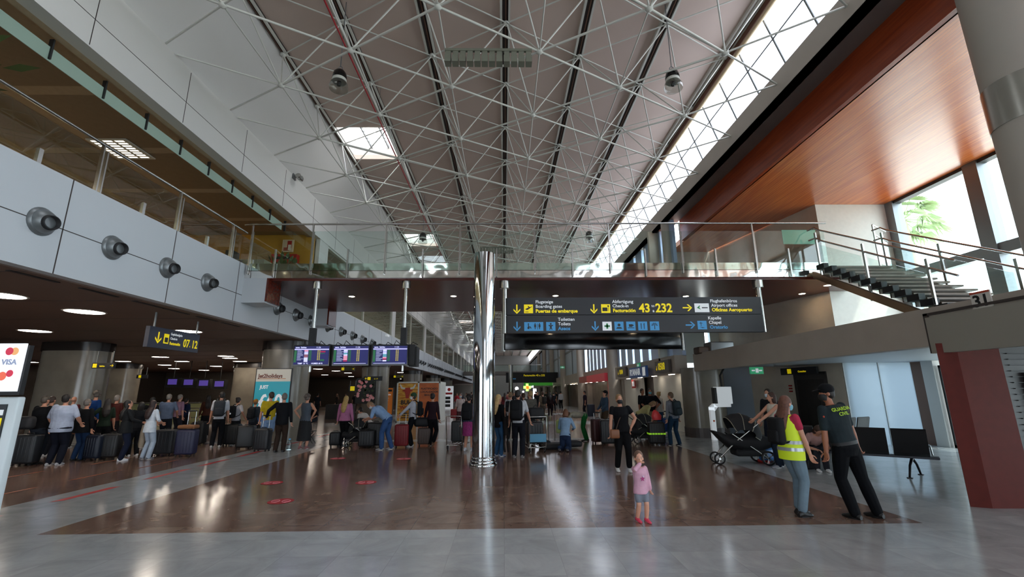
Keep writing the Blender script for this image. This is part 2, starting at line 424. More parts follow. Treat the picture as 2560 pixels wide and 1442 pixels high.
# window wall
w = MB(); XW = 13.5
ymul = [14.35, 11.5, 8.4, 5.3, 2.2, -.9, -4, -7.1, -10.2]
for q in ymul: w.box((XW, q, 0), (XW+.35, q+.4, 8.1), GALV)
for z in (2.62, 5.28): w.box((XW+.05, -12, z), (XW+.3, 14.6, z+.3), GALV)
w.box((XW+.05, -12, 7.98), (XW+.3, 14.6, 8.1), DGREY)
w.box((XW+.15, -12, 0), (XW+.17, 14.6, 8.0), GLASSC)
struct('window_31', w)
w = MB(); w.box((13.2, 13.8, 0), (13.5, 14.2, 2.55), WHITE2); w.box((13.25, 14.2, 0), (13.6, 14.62, 2.55), mat('brown_post', '6a4a38', .5)); struct('column_window', w)
d = MB()
for q in (11.95, 13.68): d.box((13.3, q, 0), (13.4, q+.07, 2.4), DGREY)
d.box((13.3, 11.95, 2.33), (13.4, 13.75, 2.4), DGREY); d.box((13.3, 11.95, 0), (13.4, 13.75, .08), DGREY)
d.box((13.3, 12.0, 1.0), (13.38, 13.68, 1.04), GALV); d.box((13.34, 12.02, .08), (13.36, 13.68, 2.33), GLASSC)
struct('door_1', d)
# mezzanine
w = MB(); XR = 7.1
w.box((XR, -12, 2.40), (XR+.25, 16.9, 3.03), TAUPE); w.prism([(XR+.25, -12), (13.5, -12), (13.5, 14.66), (WC[0], 14.66), (10.5, 16.9), (XR+.25, 16.9)], 2.55, 2.98, mat('mezz_soffit', 'a5abb3', .5))
struct('slab_mezzanine', w)
w = MB()
w.box((XR-.03, -3, 2.90), (XR, 7.38, 2.94), SEAM); w.box((XR-.03, 7.30, 2.28), (XR, 7.38, 2.94), SEAM)
w.box((XR-.10, -3, 2.27), (XR+.02, 7.28, 2.86), mat('beige_panel', '8f8a80', .5)); struct('trim_20', w)
w = MB(); w.prism([(6.93, 7.12), (7.14, 7.0), (7.78, 6.97), (7.78, 7.3), (7.1, 7.3)], 0, 2.42, REDPAINT); struct('column_red', w)
w = MB()
w.box((7.78, 7.05, 0), (14, 7.3, 2.42), mat('dark_shutter', '1b1513', .4))
for k in range(22): w.box((7.95, 7.02, .35+k*.09), (12, 7.05, .35+k*.09+.012), DGREY)
w.box((8.15, 6.97, 1.0), (12, 7.05, 1.95), mat('shutter_grey', '2e2a27', .5)); w.box((8.15, 6.95, .72), (12, 7.05, .95), mat('shutter_grey2', '262120', .5))
struct('wall_kiosk', w)
# second end of the slab and the stone pier below it
def rrect(x0, y0, x1, y1, r, n=6):
    p = []
    for cx, cy, a in ((x1-r, y1-r, 0), (x0+r, y1-r, 90), (x0+r, y0+r, 180), (x1-r, y0+r, 270)):
        for q in range(n+1): t = R(a+90*q/n); p.append((cx+r*math.cos(t), cy+r*math.sin(t)))
    return p
def smooth_prism(mb, poly, z0, z1, m):
    n = len(poly); mb.add([(p[0], p[1], z0) for p in poly]+[(p[0], p[1], z1) for p in poly], [(j, (j+1) % n, n+(j+1) % n, n+j) for j in range(n)], m, True)
w = MB(); smooth_prism(w, rrect(6.95, 17.1, 8.45, 18.3, .5), 0, 2.55, STONE)
w.prism(rrect(6.93, 17.08, 8.47, 18.32, .5), 0, .35, mat('pier_foot', '4a4240', .4)); struct('pillar_stone', w)
w = MB(); w.box((8.4, 18.6, 0), (WE[0]+.4, 18.75, 3.0), mat('blue_grey_wall', '9aa6b4', .35)); struct('wall_right_blue', w)
# ================================================================ hall side right beyond the lounge
w = MB()
def seg(y0, y1, z0=2.39, z1=3.12, x=7.0, m=TAUPE): w.box((x, y0, z0), (x+.5, y1, z1), m)
seg(18.5, 28.6); seg(30.2, 41, 2.5, 3.3, 7.15); seg(42, 53.6, 2.5, 3.4, 7.1); seg(54.6, 66, 2.5, 3.4, 7.1); seg(67, 110, 2.5, 3.4, 7.1)
struct('beam_shops', w)
w = MB()
SH = mat('shop_white', 'dad5ca', .4)
w.box((7.6, 18.75, 0), (7.75, 23.2, 2.4), SH); w.box((7.9, 23.2, 0), (8.2, 25.2, 2.4), mat('shop_dark', '3c322b', .5)); w.box((7.6, 25.2, 0), (7.75, 28.8, 2.4), SH)
w.box((7.6, 30.2, 0), (7.8, 33.5, 2.5), mat('shop_red', 'd0484e', .35)); w.box((7.9, 33.5, 0), (8.1, 41, 2.5), mat('shop_mixed', '6d6058', .4, noise=.3, nscale=1.5))
w.box((7.8, 42, 0), (8, 110, 2.5), mat('shop_mixed2', '57483e', .4, noise=.4, nscale=.8))
w.box((9.4, 18.75, 0), (9.6, 140, 3.3), SH); w.box((7.4, 18.75, 2.4), (9.6, 140, 2.6), SH); w.box((7.5, 28.8, 0), (9.6, 30.2, 2.5), TAUPE); w.box((7.5, 41, 0), (9.6, 42, 2.5), TAUPE)
struct('wall_shops', w)
w = MB()
bluep = mat('blue_grey_panel', 'a9bac9', .3, noise=.12, nscale=.4); fin = mat('fin_blue_grey', 'a9bddb', .35)
yy = 18.5
while yy < 40:
    w.box((7.35, yy, 3.1), (7.5, yy+1.05, 9.02), fin); yy += 1.45
w.box((7.35, 18.4, 6.2), (7.5, 40.5, 6.45), fin)
w.box((7.35, 41, 3.1), (7.5, 140, 9.02), bluep)
for k in range(16):
    w.box((7.28, 42+k*6.3, 3.1), (7.36, 42.3+k*6.3, 9.02), GALV)
w.box((7.28, 41, 5.9), (7.36, 140, 6.1), GALV)
struct('wall_right_upper', w)
w = MB()  # glowing strips under the shop band, added to brighten the shop fronts
for k in range(14):
    yy = 19.4+k*2.3
    if yy < 28 or 31 < yy: w.box((7.2, yy, 2.372), (7.3, yy+.5, 2.388) if yy < 29 else (7.3, yy+.5, 2.388), emis('added_soffit_glow', 'fff4e2', 14))
w.box((7.0, 30.2, 2.40), (7.5, 60, 2.42), TAUPE) if False else None
struct('trim_30', w)
for k in range(6):
    s = MB(); yc = 29.6+12.4*k
    s.lathe([(.45, 0), (.45, 9.02)], (7.2, yc, 0), TAUPE, 20); struct('column_hall', s)
# far end
w = MB(); w.box((-8, 126, 0), (8, 126.3, 11.6), mat('far_wall', '8d8a84', .6, noise=.2)); w.box((-32, 140, 0), (-7.4, 140.2, 3.8), mat('far_wall', '8d8a84', .6)); w.box((-15.4, 140, 3.7), (-7.4, 140.2, 8.2), MATS['far_wall']); w.box((-32, 62, 0), (-14, 62.2, 3.7), MATS['checkin_back']); struct('wall_end', w)
w = MB()
w.box((-15.4, -12.2, 3.7), (-7, -12, 11.6), WHITE2); w.box((7, -12.2, 0), (7.8, -12, 11.6), WHITE2); w.box((-32, -12.2, 0), (-20, -12, 3.9), WHITE2)
for x in (-7, -3.5, 0, 3.5): w.box((x, -12.2, 0), (x+.25, -12, 11.6), GALV)
for z in (2.8, 5.6, 8.4, 11.2): w.box((-7, -12.2, z), (7, -12, z+.2), GALV)
w.box((-7, -12.2, 5.8), (7, -12, 11.6), WHITE2); w.box((-7, -12.2, 0), (.8, -12, 5.8), GREYP); w.box((2.2, -12.2, 0), (4.6, -12, 5.8), GREYP)
w.box((7.8, -12.2, 3), (13.8, -12, 8.3), WHITE2)
struct('window_40', w)
# ================================================================ footbridge
YB0, YB1 = 12.85, 18.2
t = thing('footbridge', 'long footbridge with mirrored steel edge and red wood underside crossing the hall', 'bridge', (0, YB0, 5.0))
L0 = Vector((0, -YB0, -5.0))
def rel(mb):
    mb.v = [tuple(Vector(v)+L0) for v in mb.v]; return mb
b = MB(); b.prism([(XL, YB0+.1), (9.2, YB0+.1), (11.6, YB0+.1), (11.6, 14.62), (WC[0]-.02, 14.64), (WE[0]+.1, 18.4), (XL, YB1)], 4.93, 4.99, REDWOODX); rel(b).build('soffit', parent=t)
b = MB(); b.prism([(XL, YB0+.12), (9.2, YB0+.12), (11.6, YB0+.12), (11.6, 14.6), (WC[0]-.04, 14.62), (WE[0], 18.2), (WE[0]-.3, 20.1), (7.9, 20.1), (7.9, YB1-.05), (XL, YB1-.05)], 5.0, 5.34, mat('deck', '7a6f64', .35)); rel(b).build('deck', parent=t)
MIR = bpy.data.materials.new('wavy_mirror'); MIR.use_nodes = True
nt = MIR.node_tree; pb = nt.nodes['Principled BSDF']; pb.inputs['Base Color'].default_value = (.8, .79, .76, 1); pb.inputs['Metallic'].default_value = 1; pb.inputs['Roughness'].default_value = .07
gg = nt.nodes.new('ShaderNodeNewGeometry'); nn = nt.nodes.new('ShaderNodeTexNoise'); nn.inputs['Scale'].default_value = 1.6; nn.inputs['Detail'].default_value = 1
bb = nt.nodes.new('ShaderNodeBump'); bb.inputs['Strength'].default_value = .35; bb.inputs['Distance'].default_value = .08
nt.links.new(gg.outputs['Position'], nn.inputs['Vector']); nt.links.new(nn.outputs['Fac'], bb.inputs['Height']); nt.links.new(bb.outputs['Normal'], pb.inputs['Normal'])
b = MB(); b.box((XL, YB0, 4.99), (9.75, YB0+.1, 5.2), MIR); b.box((XL, YB0, 5.215), (9.75, YB0+.1, 5.43), MIR); rel(b).build('mirror_edge', parent=t)
b = MB(); b.box((XL, YB1, 4.95), (8.0, YB1+.1, 5.43), MIR); rel(b).build('mirror_edge', parent=t)
b = MB(); b.tube([(-7.7, YB0-.04, 6.62), (-7.5, YB0-.05, 6.63), (8.9, YB0-.05, 6.67), (9.85, YB0-.05, 6.67)], .028, STEEL); rel(b).build('handrail', parent=t)
b = MB(); b.tube([(-7.4, YB1+.05, 6.45), (7.9, YB1+.05, 6.45)], .025, STEEL); rel(b).build('handrail', parent=t)
posts = [-7.45, -5.66, -3.5, -1.3, .93, 3.17, 5.34, 7.56]
for x in posts:
    b = MB(); b.box((x-.015, YB0-.07, 5.1), (x+.015, YB0-.02, 6.64), STEEL); b.box((x+.03, YB0-.06, 5.3), (x+.045, YB0-.03, 6.4), STEEL); rel(b).build('post', parent=t)
for x in (-6.7, -4.58, -2.38, -.2, 2.05, 4.23, 6.35, 8.57):
    b = MB(); b.box((x-.02, YB0-.08, 5.0), (x+.02, YB0-.03, 5.85), STEEL); rel(b).build('clamp_post', parent=t)
xs = [-7.45, -5.66, -3.5, -1.3, .93, 3.17, 5.34, 7.56, 9.8]
for a, c_ in zip(xs, xs[1:]):
    b = MB(); b.box((a+.04, YB0-.03, 5.22), (c_-.04, YB0-.018, 6.42), GLASSG); rel(b).build('glass_panel', parent=t)
for a in range(7):
    b = MB(); b.box((XL+.1+a*2.2, YB1+.02, 5.35), (XL+2.2+a*2.2, YB1+.032, 6.4), GLASSG); rel(b).build('glass_panel', parent=t)
for y0 in (YB0-.02, 17.5):
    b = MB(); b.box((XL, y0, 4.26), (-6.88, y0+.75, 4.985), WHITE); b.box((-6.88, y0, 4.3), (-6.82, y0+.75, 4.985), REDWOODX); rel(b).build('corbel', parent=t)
dl = emis('downlight_glow', 'fff2dc', 30)
for p in [(-5.2, 15.2), (-1.72, 15.2), (1.8, 15.2), (6.4, 15.35), (10.3, 15.0), (10.3, 13.75)]:
    d = thing('downlight', 'lit round downlight in the red wood bridge underside', 'downlight', (p[0], p[1], 4.929), 0, 'downlights under the bridge')
    b = MB(); b.lathe([(.09, 0), (.115, -.006), (.12, 0)], m=WSTEEL, n=16); b.build('trim_ring', parent=d)
    b = MB(); b.lathe([(.09, -.004), (.0, -.004)], m=dl, n=16); b.build('lens', parent=d)
# ================================================================ big chrome column
t = thing('chrome_column', 'tall mirror-polished steel column standing in the middle of the dark floor', 'column', (-.5, 11.55, 0))
b = MB(); b.lathe([(.275, 0), (.275, 5.3)], m=CHROME, n=48); b.build('shaft', parent=t)
b = MB()
for z, r in ((.0, .34), (.07, .31), (.14, .285)): b.lathe([(r, z), (r, z+.06), (.27, z+.06)], m=CHROME, n=48)
b.build('base_ring', parent=t)
b = MB(); b.box((-.12, .2, 5.0), (.12, 1.3, 5.2), STEEL); b.build('bracket', parent=t)
# concrete columns with chrome collars on the right
for (x, y, r, z0, z1, za, zb, lab) in [(8.10, 5.93, .5, 3.0, 9.02, 5.62, 6.32, 'thick round concrete column with steel collar rising past the wood ceiling, nearest to camera side'), (7.3, 18.95, .22, 5.34, 9.02, 6.1, 6.9, 'slim round column with steel collar at the far end of the footbridge')]:
    t = thing('collared_column', lab, 'column', (x, y, z0))
    b = MB(); b.lathe([(r, 0), (r, z1-z0)], m=GREYP, n=36); b.build('shaft', parent=t)
    b = MB(); b.lathe([(r+.012, za-z0), (r+.012, zb-z0)], m=STEEL, n=36); b.build('collar', parent=t)
# stone clad pillars of the check-in hall
for j_, x0 in enumerate((-9.4, -17.8, -26.4)):
    for k in range(5 if j_ == 0 else 2):
        s = MB(); yc = 17.4+12.6*k
        smooth_prism(s, rrect(x0, yc, x0+(1.75 if j_ == 0 else 2.3), yc+1.3, .62), 0, 3.35, STONE)
        smooth_prism(s, rrect(x0-.03, yc-.03, x0+(1.78 if j_ == 0 else 2.33), yc+1.33, .62), 3.35, 3.7, mat('pillar_top', '2c2623', .25))
        struct('pillar_%d' % (j_*5+k+1), s)
for (x, yc) in [(-25.5, 17.4), (-14.5, 42.6), (-20.5, 30)]:
    pass
# ================================================================ space frame
NODEX_B = [-5.62+2.155*k for k in range(6)]; ZB = 9.33; ZT = 11.28
def yb(k, j): return (10.08 if k % 2 == 0 else 8.86)+2.435*j
def yt(k, j): return (11.32 if k % 2 == 0 else 10.12)+2.44*j
bars = []; nodes = []
J0, J1 = -6, 34
for j in range(J0, J1):
    for k in range(6):
        x = NODEX_B[k]; y = yb(k, j); nodes.append((x, y, ZB))
        bars.append(((x, y, ZB), (x, yb(k, j+1), ZB), .018))
        if k < 5:
            for dy in (-1.22, 1.22): bars.append(((x, y, ZB), (NODEX_B[k+1], y+dy, ZB), .027))
        kk = k+1   # top row with the same Y
        bars.append(((x, y, ZB), (SX[kk], y+.02, ZT), .02))
        for dy in (-1.22, 1.22): bars.append(((x, y, ZB), (SX[k], y+dy, ZT), .02))
        if k == 0:
            for dy in (-1.05, 1.05): bars.append(((x, y, ZB), (-7.5, y+dy, ZB), .024))
        if k == 5:
            for dy in (-1.22, 1.22): bars.append(((x, y, ZB), (7.12, y+dy, ZB+.1), .024))
    for k in range(7):
        x = SX[k]; y = yt(k, j); nodes.append((x, y, ZT))
        if k < 6:
            for dy in (-1.22, 1.22): bars.append(((x, y, ZT), (SX[k+1], y+dy, ZT), .02))
dist = lambda b: (Vector(b[0])+Vector(b[1])).length/2 if b[1][1] > 4.5 and b[0][1] > 4.5 else 900+Vector(b[0]).length
bars.sort(key=dist); nodes.sort(key=lambda n: Vector(n).length if n[1] > 5.8 else 900+Vector(n).length)
t = thing('space_frame', 'white tubular steel space frame spanning under the whole hall roof', 'truss', (0, 0, ZB))
off = Matrix.Translation((0, 0, -ZB))
for a, b_, r in bars[:100]:
    b = MB(); b.tube([a, b_], r, WSTEEL, 7, T=off); b.build('strut', parent=t)
b = MB()
for a, b_, r in bars[100:]: b.tube([a, b_], r, WSTEEL, 5, T=off)
o = b.build('far_struts', parent=t); o['kind'] = 'stuff'
def nodeball(b, n, q=10):
    b.ell(n, (.085, .085, .07), WSTEEL, q, T=off, k=5)
for n_ in nodes[:60]:
    b = MB(); nodeball(b, n_); b.build('node', parent=t)
b = MB()
for n_ in nodes[60:]: nodeball(b, n_, 6)
o = b.build('far_nodes', parent=t); o['kind'] = 'stuff'
# red pipe
b = MB(); b.tube([(-3.95, 2, 10.2), (-3.95, 90, 10.2)], .022, mat('pipe_red', 'b0202a', .4), 6)
for k in range(20): b.tube([(-3.95, 4+k*4.4, 10.2), (-3.95, 4+k*4.4, 11.39)], .005, GALV, 4)
tag(b.build('red_pipe'), 'thin red pipe running lengthwise under the roof through the space frame', 'pipe')
# pendant lamps
lg = glass('lamp_glass', (.8, .82, .8), .2)
def pendant(loc, label, wire=1.9):
    t = thing('pendant_lamp', label, 'lamp', loc, 0, 'bell lamps hung from the roof')
    b = MB(); b.tube([(0, 0, .42), (0, 0, .42+wire)], .012, GALV, 6); b.build('cable', parent=t)
    b = MB(); b.tube([(.05*math.cos(a), 0, .38+.05*math.sin(a)) for a in [2*PI*q/12 for q in range(13)]], .01, GALV, 5); b.build('hook', parent=t)
    b = MB(); b.lathe([(.04, .34), (.1, .31), (.15, .24), (.17, .13), (.17, .08)], m=BLACK, n=20); b.build('housing', parent=t)
    b = MB(); b.lathe([(.165, .08), (.175, .0)], m=WSTEEL, n=20); b.build('band', parent=t)
    b = MB(); b.lathe([(.16, 0), (.2, -.05), (.225, -.14), (.215, -.2)], m=lg, n=24); b.lathe([(.05, .02), (.05, -.1), (.02, -.12)], m=BLACK, n=10); b.build('glass_bell', parent=t)
pendant(AY(848, 205, 9.6), 'bell-shaped pendant lamp by the red pipe, near left one')
pendant(AY(1682, 205, 9.6), 'bell-shaped pendant lamp hanging near the clerestory glazing')
pendant(AY(1057, 598, 21), 'bell-shaped pendant lamp in front of the second skylight')
pendant(AY(1473, 594, 21), 'bell-shaped pendant lamp seen just above the footbridge handrail at far end')
# row of twelve box floodlights on a bar
def light_bar(c, s, label):
    t = thing('hanging_floodlight_bar', label, 'light fitting', c, 0, 'floodlight bars under the roof')
    m_ = mat('olive_grey', '77786a', .5)
    b = MB(); b.box((-.93*s, -.03, .16), (.93*s, .03, .22), m_); b.build('bar', parent=t)
    for k in range(12):
        x = (-.86+k*.1565)*s
        b = MB(); b.box((x-.055*s, -.03, -.02), (x+.055*s, .06, .15), m_); b.box((x-.065*s, -.1, -.16), (x+.065*s, .08, .0), m_)
        b.build('floodlight', parent=t)
light_bar(AY(1221, 145, 8.3), 1.0, 'bar of twelve box floodlights hung below the space frame')
light_bar(AY(1242, 626, 24), 1.0, 'distant bar of floodlights just above the steel column top')
# ================================================================ gallery balustrade, smoke curtain, nozzles
t = thing('gallery_balustrade', 'glass balustrade with steel handrail along the upper gallery edge', 'railing', (XL-.05, 8, 5.4))
o0 = Matrix.Translation((-(XL-.05), -8, -5.4)); X0 = XL-.05
b = MB(); b.tube([(X0, -10, 6.36), (X0, 12.8, 6.36)], .028, STEEL, 8, T=o0); b.build('handrail', parent=t)
for y in (1.3, 3.5, 5.7, 7.88, 9.98, 12.1):
    for dy in (0, .09):
        b = MB(); b.box((X0-.03, y+dy, 5.4), (X0+.03, y+dy+.03, 6.36-dy*1.2), STEEL, T=o0); b.build('post', parent=t)
    b = MB(); b.box((X0-.008, y+.14, 5.44), (X0+.008, y+2.14, 6.2), GLASSD, T=o0); b.build('glass_panel', parent=t)
    b = MB(); b.box((X0-.03, y+1.1, 5.4), (X0+.03, y+1.17, 5.66), STEEL, T=o0); b.build('clamp', parent=t)
t = thing('smoke_curtain', 'greenish glass smoke curtain hung in clamps below the gallery ceiling edge', 'smoke curtain', (-8.06, 8, 7.6))
o0 = Matrix.Translation((8.06, -8, -7.6))
b = MB(); b.box((-8.07, -6, 7.49), (-8.055, 15.6, 7.76), GREENEDGE, T=o0); b.build('glass_strip', parent=t)
for k in range(-4, 9):
    b = MB(); b.box((-8.10, 7+1.1*k, 7.52), (-8.02, 7.03+1.1*k, 7.92), DGREY, T=o0); b.build('clamp', parent=t)
def nozzle():
    t = thing('air_nozzle', 'round grey metal air nozzle on the white fascia, left of the bridge', 'air nozzle', (0, 0, 0), 0, 'air nozzles along the white fascia')
    T = Matrix.Rotation(R(90), 4, 'Y')
    b = MB(); b.lathe([(.235, 0), (.235, .02), (.2, .05)], m=GALV, n=28, T=T); b.build('flange', parent=t)
    T2 = Matrix.Rotation(R(18), 4, 'Z') @ T if False else T
    b = MB(); b.lathe([(.2, .03), (.195, .08), (.15, .14), (.11, .17)], m=GALV, n=28, T=T2); b.build('eyeball', parent=t)
    T3 = Matrix.Translation((.13, -.01, -.02)) @ Matrix.Rotation(R(-14), 4, 'Z') @ Matrix.Rotation(R(8), 4, 'Y') @ T
    b = MB(); b.lathe([(.13, 0), (.118, .10), (.10, .10), (.09, .0), (.001, .0)], m=BLACKM, n=24, T=T3); b.build('spout', parent=t)
    return t
nz = nozzle(); first = True
NY = [5.6, 7.06, 8.43, 9.88, 11.28, 14.9, 16.28, 17.6, 19.3, 20.93, 22.5, 24.1, 25.9]
for i_, y in enumerate(NY):
    o = nz if first else dup(nz); first = False
    o.location = (XL, y, 4.48)
    o['group'] = 'air nozzles on the near fascia' if i_ < 5 else 'air nozzles past the footbridge'
    o['label'] = 'round grey air nozzle on the white fascia in front of the bridge' if i_ < 5 else 'round grey air nozzle on the white fascia beyond the bridge'
yy = 38.0
while yy < 100:
    for q in range(5 if yy < 42 else 9):
        o = dup(nz, label='small dark nozzle in the long far row on the white fascia', group='far fascia nozzles'); o.location = (XL, yy+q*1.25, 4.35)
    yy += 7.6 if yy < 42 else 12.6
# slots in the lower ceiling
for q in [(115, 691), (249, 731), (357, 761), (453, 778), (522, 797), (585, 811)]:
    p = AZ(*q, 3.676); b = MB(); b.box((-.04, -.42, -.01), (.04, .42, 0), BLACKM)
    tag(b.build('ceiling_vent', loc=(-7.95, p.y, 3.676)), 'narrow black air slot in the lower ceiling beside the fascia', 'air slot', 'slots in the lower ceiling edge')
# ceiling discs of the check-in hall
glow = emis('disc_glow', 'fff0df', 34)
def disc(x, y):
    t = thing('ceiling_light', 'glowing round light set in the brown lower ceiling', 'ceiling light', (x, y, 3.676), 0, 'round lights in the lower ceiling')
    b = MB(); b.lathe([(.37, 0), (.40, -.015), (.42, 0)], m=WSTEEL, n=24); b.build('rim', parent=t)
    b = MB(); b.lathe([(.37, -.006), (.001, -.006)], m=glow, n=24); b.build('diffuser', parent=t)
    return t
d0 = None
DL = [(212, 779), (88, 827), (0, 738), (470, 828), (401, 892), (565, 890), (308, 903), (455, 903), (412, 912), (600, 903), (435, 921), (75, 905), (105, 919), (510, 925), (540, 915), (575, 895), (795, 922), (840, 927), (812, 937), (870, 932), (878, 941), (1002, 931), (998, 947), (445, 935)]
for q in DL:
    p = AZ(*q, 3.676)
    if d0 is None: d0 = disc(p.x, p.y)
    else: dup(d0, (p.x, p.y, 3.676))
for p in [(-11.5, 3.5), (-16, 6), (-11.5, -4), (-17, -4), (-22, 8), (-24, 0)]: dup(d0, (*p, 3.676))
# added glow panels, out of view, brightening the gallery; then its louvre light
gl = emis('added_panel_glow', 'fff1dc', 15)
for y in range(-9, 17, 3):
    t = thing('added_ceiling_light', 'added panel light on the tan gallery ceiling, out of view', 'ceiling light', (-14.5, y, 8.01), 0, 'added panel lights of the gallery')
    b = MB(); b.box((-.6, -.6, -.03), (.6, .6, 0), WSTEEL); b.build('frame', parent=t)
    b = MB(); b.box((-.55, -.55, -.035), (.55, .55, -.03), gl); b.build('glow_panel', parent=t)
for y in range(20, 100, 8):  # glowing panels added to lighten the dark rooms behind the upper windows
    t = thing('added_ceiling_light', 'added panel light inside the upper windows beyond the ochre wall', 'ceiling light', (-13.9, y, 7.99), 0, 'added panel lights behind the upper windows')
    b = MB(); b.box((-.6, -1.6, -.03), (.6, 1.6, 0), gl); b.build('panel', parent=t)
t = thing('louvre_light', 'square louvred ceiling light over the gallery near the handrail post', 'ceiling light', AZ(305, 372, 8.005))
b = MB(); b.box((-.5, -.5, -.03), (.5, .5, 0), WSTEEL)
for k in range(3):
    for l in range(8): b.box((-.42+k*.3, -.45+l*.115, -.034), (-.2+k*.3, -.39+l*.115, -.03), emis('louvre_dots', 'fff8e8', 1.6))
b.build('panel', parent=t)
# cctv cameras and wall floodlight
t = thing('wall_floodlight', 'twin wall floodlight on the upper white band', 'floodlight', AX(735, 440, XL), 0)
b = MB(); b.box((0, -.14, -.14), (.03, .1, .2), GALV); b.tube([(.02, 0, 0), (.16, 0, 0)], .02, GALV, 6); b.build('bracket', parent=t)
for dy in (-.08, .12):
    b = MB(); b.lathe([(.04, -.1), (.09, -.02), (.1, .06)], m=STEEL, n=14, T=Matrix.Translation((.2, dy, -.05)) @ Matrix.Rotation(R(70), 4, 'X')); b.build('lamp_head', parent=t)
for q in [(965, 838), (1087, 897), (1139, 921)]:
    t = thing('security_camera', 'small white security camera on the left fascia', 'camera', AX(*q, XL), 0, 'cameras on the fascia')
    b = MB(); b.box((0, -.05, -.05), (.1, .05, .05), WHT); b.build('mount', parent=t)
    b = MB(); b.box((.06, -.4, -.1), (.2, .1, .02), WHT); b.build('body', parent=t)
# ================================================================ flight screens
def px(o, s, e=1.6):  # screen colour
    return emis(o, s, e)
SCB = emis('screen_navy', '1a1c52', .9); SCW = emis('screen_lilac', 'b9b4ea', .9); SCG = emis('screen_green', '1f5a38', .8); SCT = emis('screen_text', 'a8acc8', .9)
SCY = emis('screen_yellow', 'b5a642', .9); SCP = emis('screen_pink', 'd98aa0', .9); SCR = emis('screen_magenta', '8a1440', .9); SCL = emis('screen_light', 'cfd0f2', .9); SCH = emis('screen_teal', '5a9aa8', .8); SCBR = emis('screen_brownish', '8a5560', .8)
SY = 13.0
yo = SY-.02
LX = {1: (-5.96, -4.93), 2: (-4.85, -3.82), 3: (-3.74, -2.72)}
frame = thing('hanging_screen_rack', 'black rack on two steel poles under the bridge carrying three flight screens', 'rack', (-4.2, SY, 3.0))
o0 = Matrix.Translation((4.2, -SY, -3.0))
b = MB(); b.box((-5.97, SY+.03, 2.47), (-2.55, SY+.3, 3.06), BLACKM, T=o0); b.box((-2.72, SY+.1, 2.44), (-2.5, SY+.5, 3.0), BLACKM, T=o0)
for q in range(14): b.tube([(-5.8+q*.24, SY+.1, 3.05), (-5.75+q*.24, SY+.1, 3.05+.03+.05*(q % 3)), (-5.6+q*.24, SY+.1, 3.05)], .012, BLACKM, 5, T=o0)
b.build('casing', parent=frame)
for x in (-5.53, -2.9):
    b = MB(); b.tube([(x, SY+.12, 3.5), (x, SY+.12, 4.93)], .055, STEEL, 14, T=o0); b.build('pole', parent=frame)
    b = MB(); b.lathe([(.13, 4.72), (.13, 4.93)], (x, SY+.12, 0), STEEL, 20, T=o0); b.build('collar', parent=frame)
    b = MB(); b.box((x-.08, SY+.04, 2.9), (x+.08, SY+.2, 3.55), BLACKM, T=o0); b.build('sleeve', parent=frame)
    b = MB(); b.tube([(x, SY+.12, 2.3), (x, SY+.12, 2.5)], .04, STEEL, 10, T=o0); b.build('pole_foot', parent=frame)
rnd = random.Random(3)
for k, (x0, x1) in LX.items():
    z0, z1 = 2.46, 3.04; W = x1-x0
    lab = {1: 'flight screen with red and green remarks and the temperature, at the check-in end', 2: 'middle flight screen of the row of three', 3: 'flight screen closest to the steel column'}[k]
    t = thing('flight_screen', lab, 'screen', (x0, yo, z0), 0, 'row of three flight screens')
    b = MB(); b.box((0, -.03, 0), (W, .04, z1-z0), BLACK); b.build('bezel', parent=t)
    b = MB(); b.box((.03, -.034, .04), (W-.03, -.03, z1-z0-.03), SCB); b.build('display', parent=t)
    b = MB(); yf = -.037
    def r_(xa, xb, za, zb, m): b.box((x_(xa), yf, z_(za)), (x_(xb), yf+.003, z_(zb)), m)
    x_ = lambda u: .03+u*(W-.06); z_ = lambda v: .04+v*(z1-z0-.07)
    r_(0, 1, .80, .86, SCW)
    r_(.0, .07, .12, .78, SCG)
    for l in range(10 if k > 1 else 9):
        zz = .74-l*.063
        r_(.09, .18+rnd.random()*.12, zz, zz+.022, SCT)
        r_(.42, .50, zz-.01, zz+.035, SCG)
        r_(.67, .70, zz, zz+.035, SCY); r_(.72, .75, zz, zz+.035, SCY)
    cols = {1: [SCP, SCW, SCL, SCBR, SCBR, SCL, SCL, SCL], 2: [SCL, SCW, SCH, SCL, SCP, SCP, SCP, SCR], 3: [SCL, SCW, SCL, SCH, SCH, SCP, SCR, SCL]}[k]
    for l, m_ in enumerate(cols): r_(.29, .40, .72-l*.082, .79-l*.082, m_)
    if k == 1:
        r_(.76, .9, .66, .74, SCR); r_(.76, .88, .58, .62, SCG); r_(.76, .88, .18, .28, SCG)
    else: r_(.02, .95, .03, .05, SCL)
    b.build('timetable', parent=t)
    T = lambda x, z: Matrix.Translation((x_(x), yf-.001, z_(z))) @ Matrix.Rotation(R(90), 4, 'X')
    text_mesh('heading', 'aena  Salidas' if k < 3 else 'aena  Salidas', .06, SCL, t, T=T(.03, .9), bold=.001)
    text_mesh('clock', '11:26', .06, SCL, t, T=T(.62, .9))
    if k == 1:
        text_mesh('footer', 'TEMP  21 °C      HUMED 60 %', .055, SCL, t, T=T(.12, .02), bold=.001)
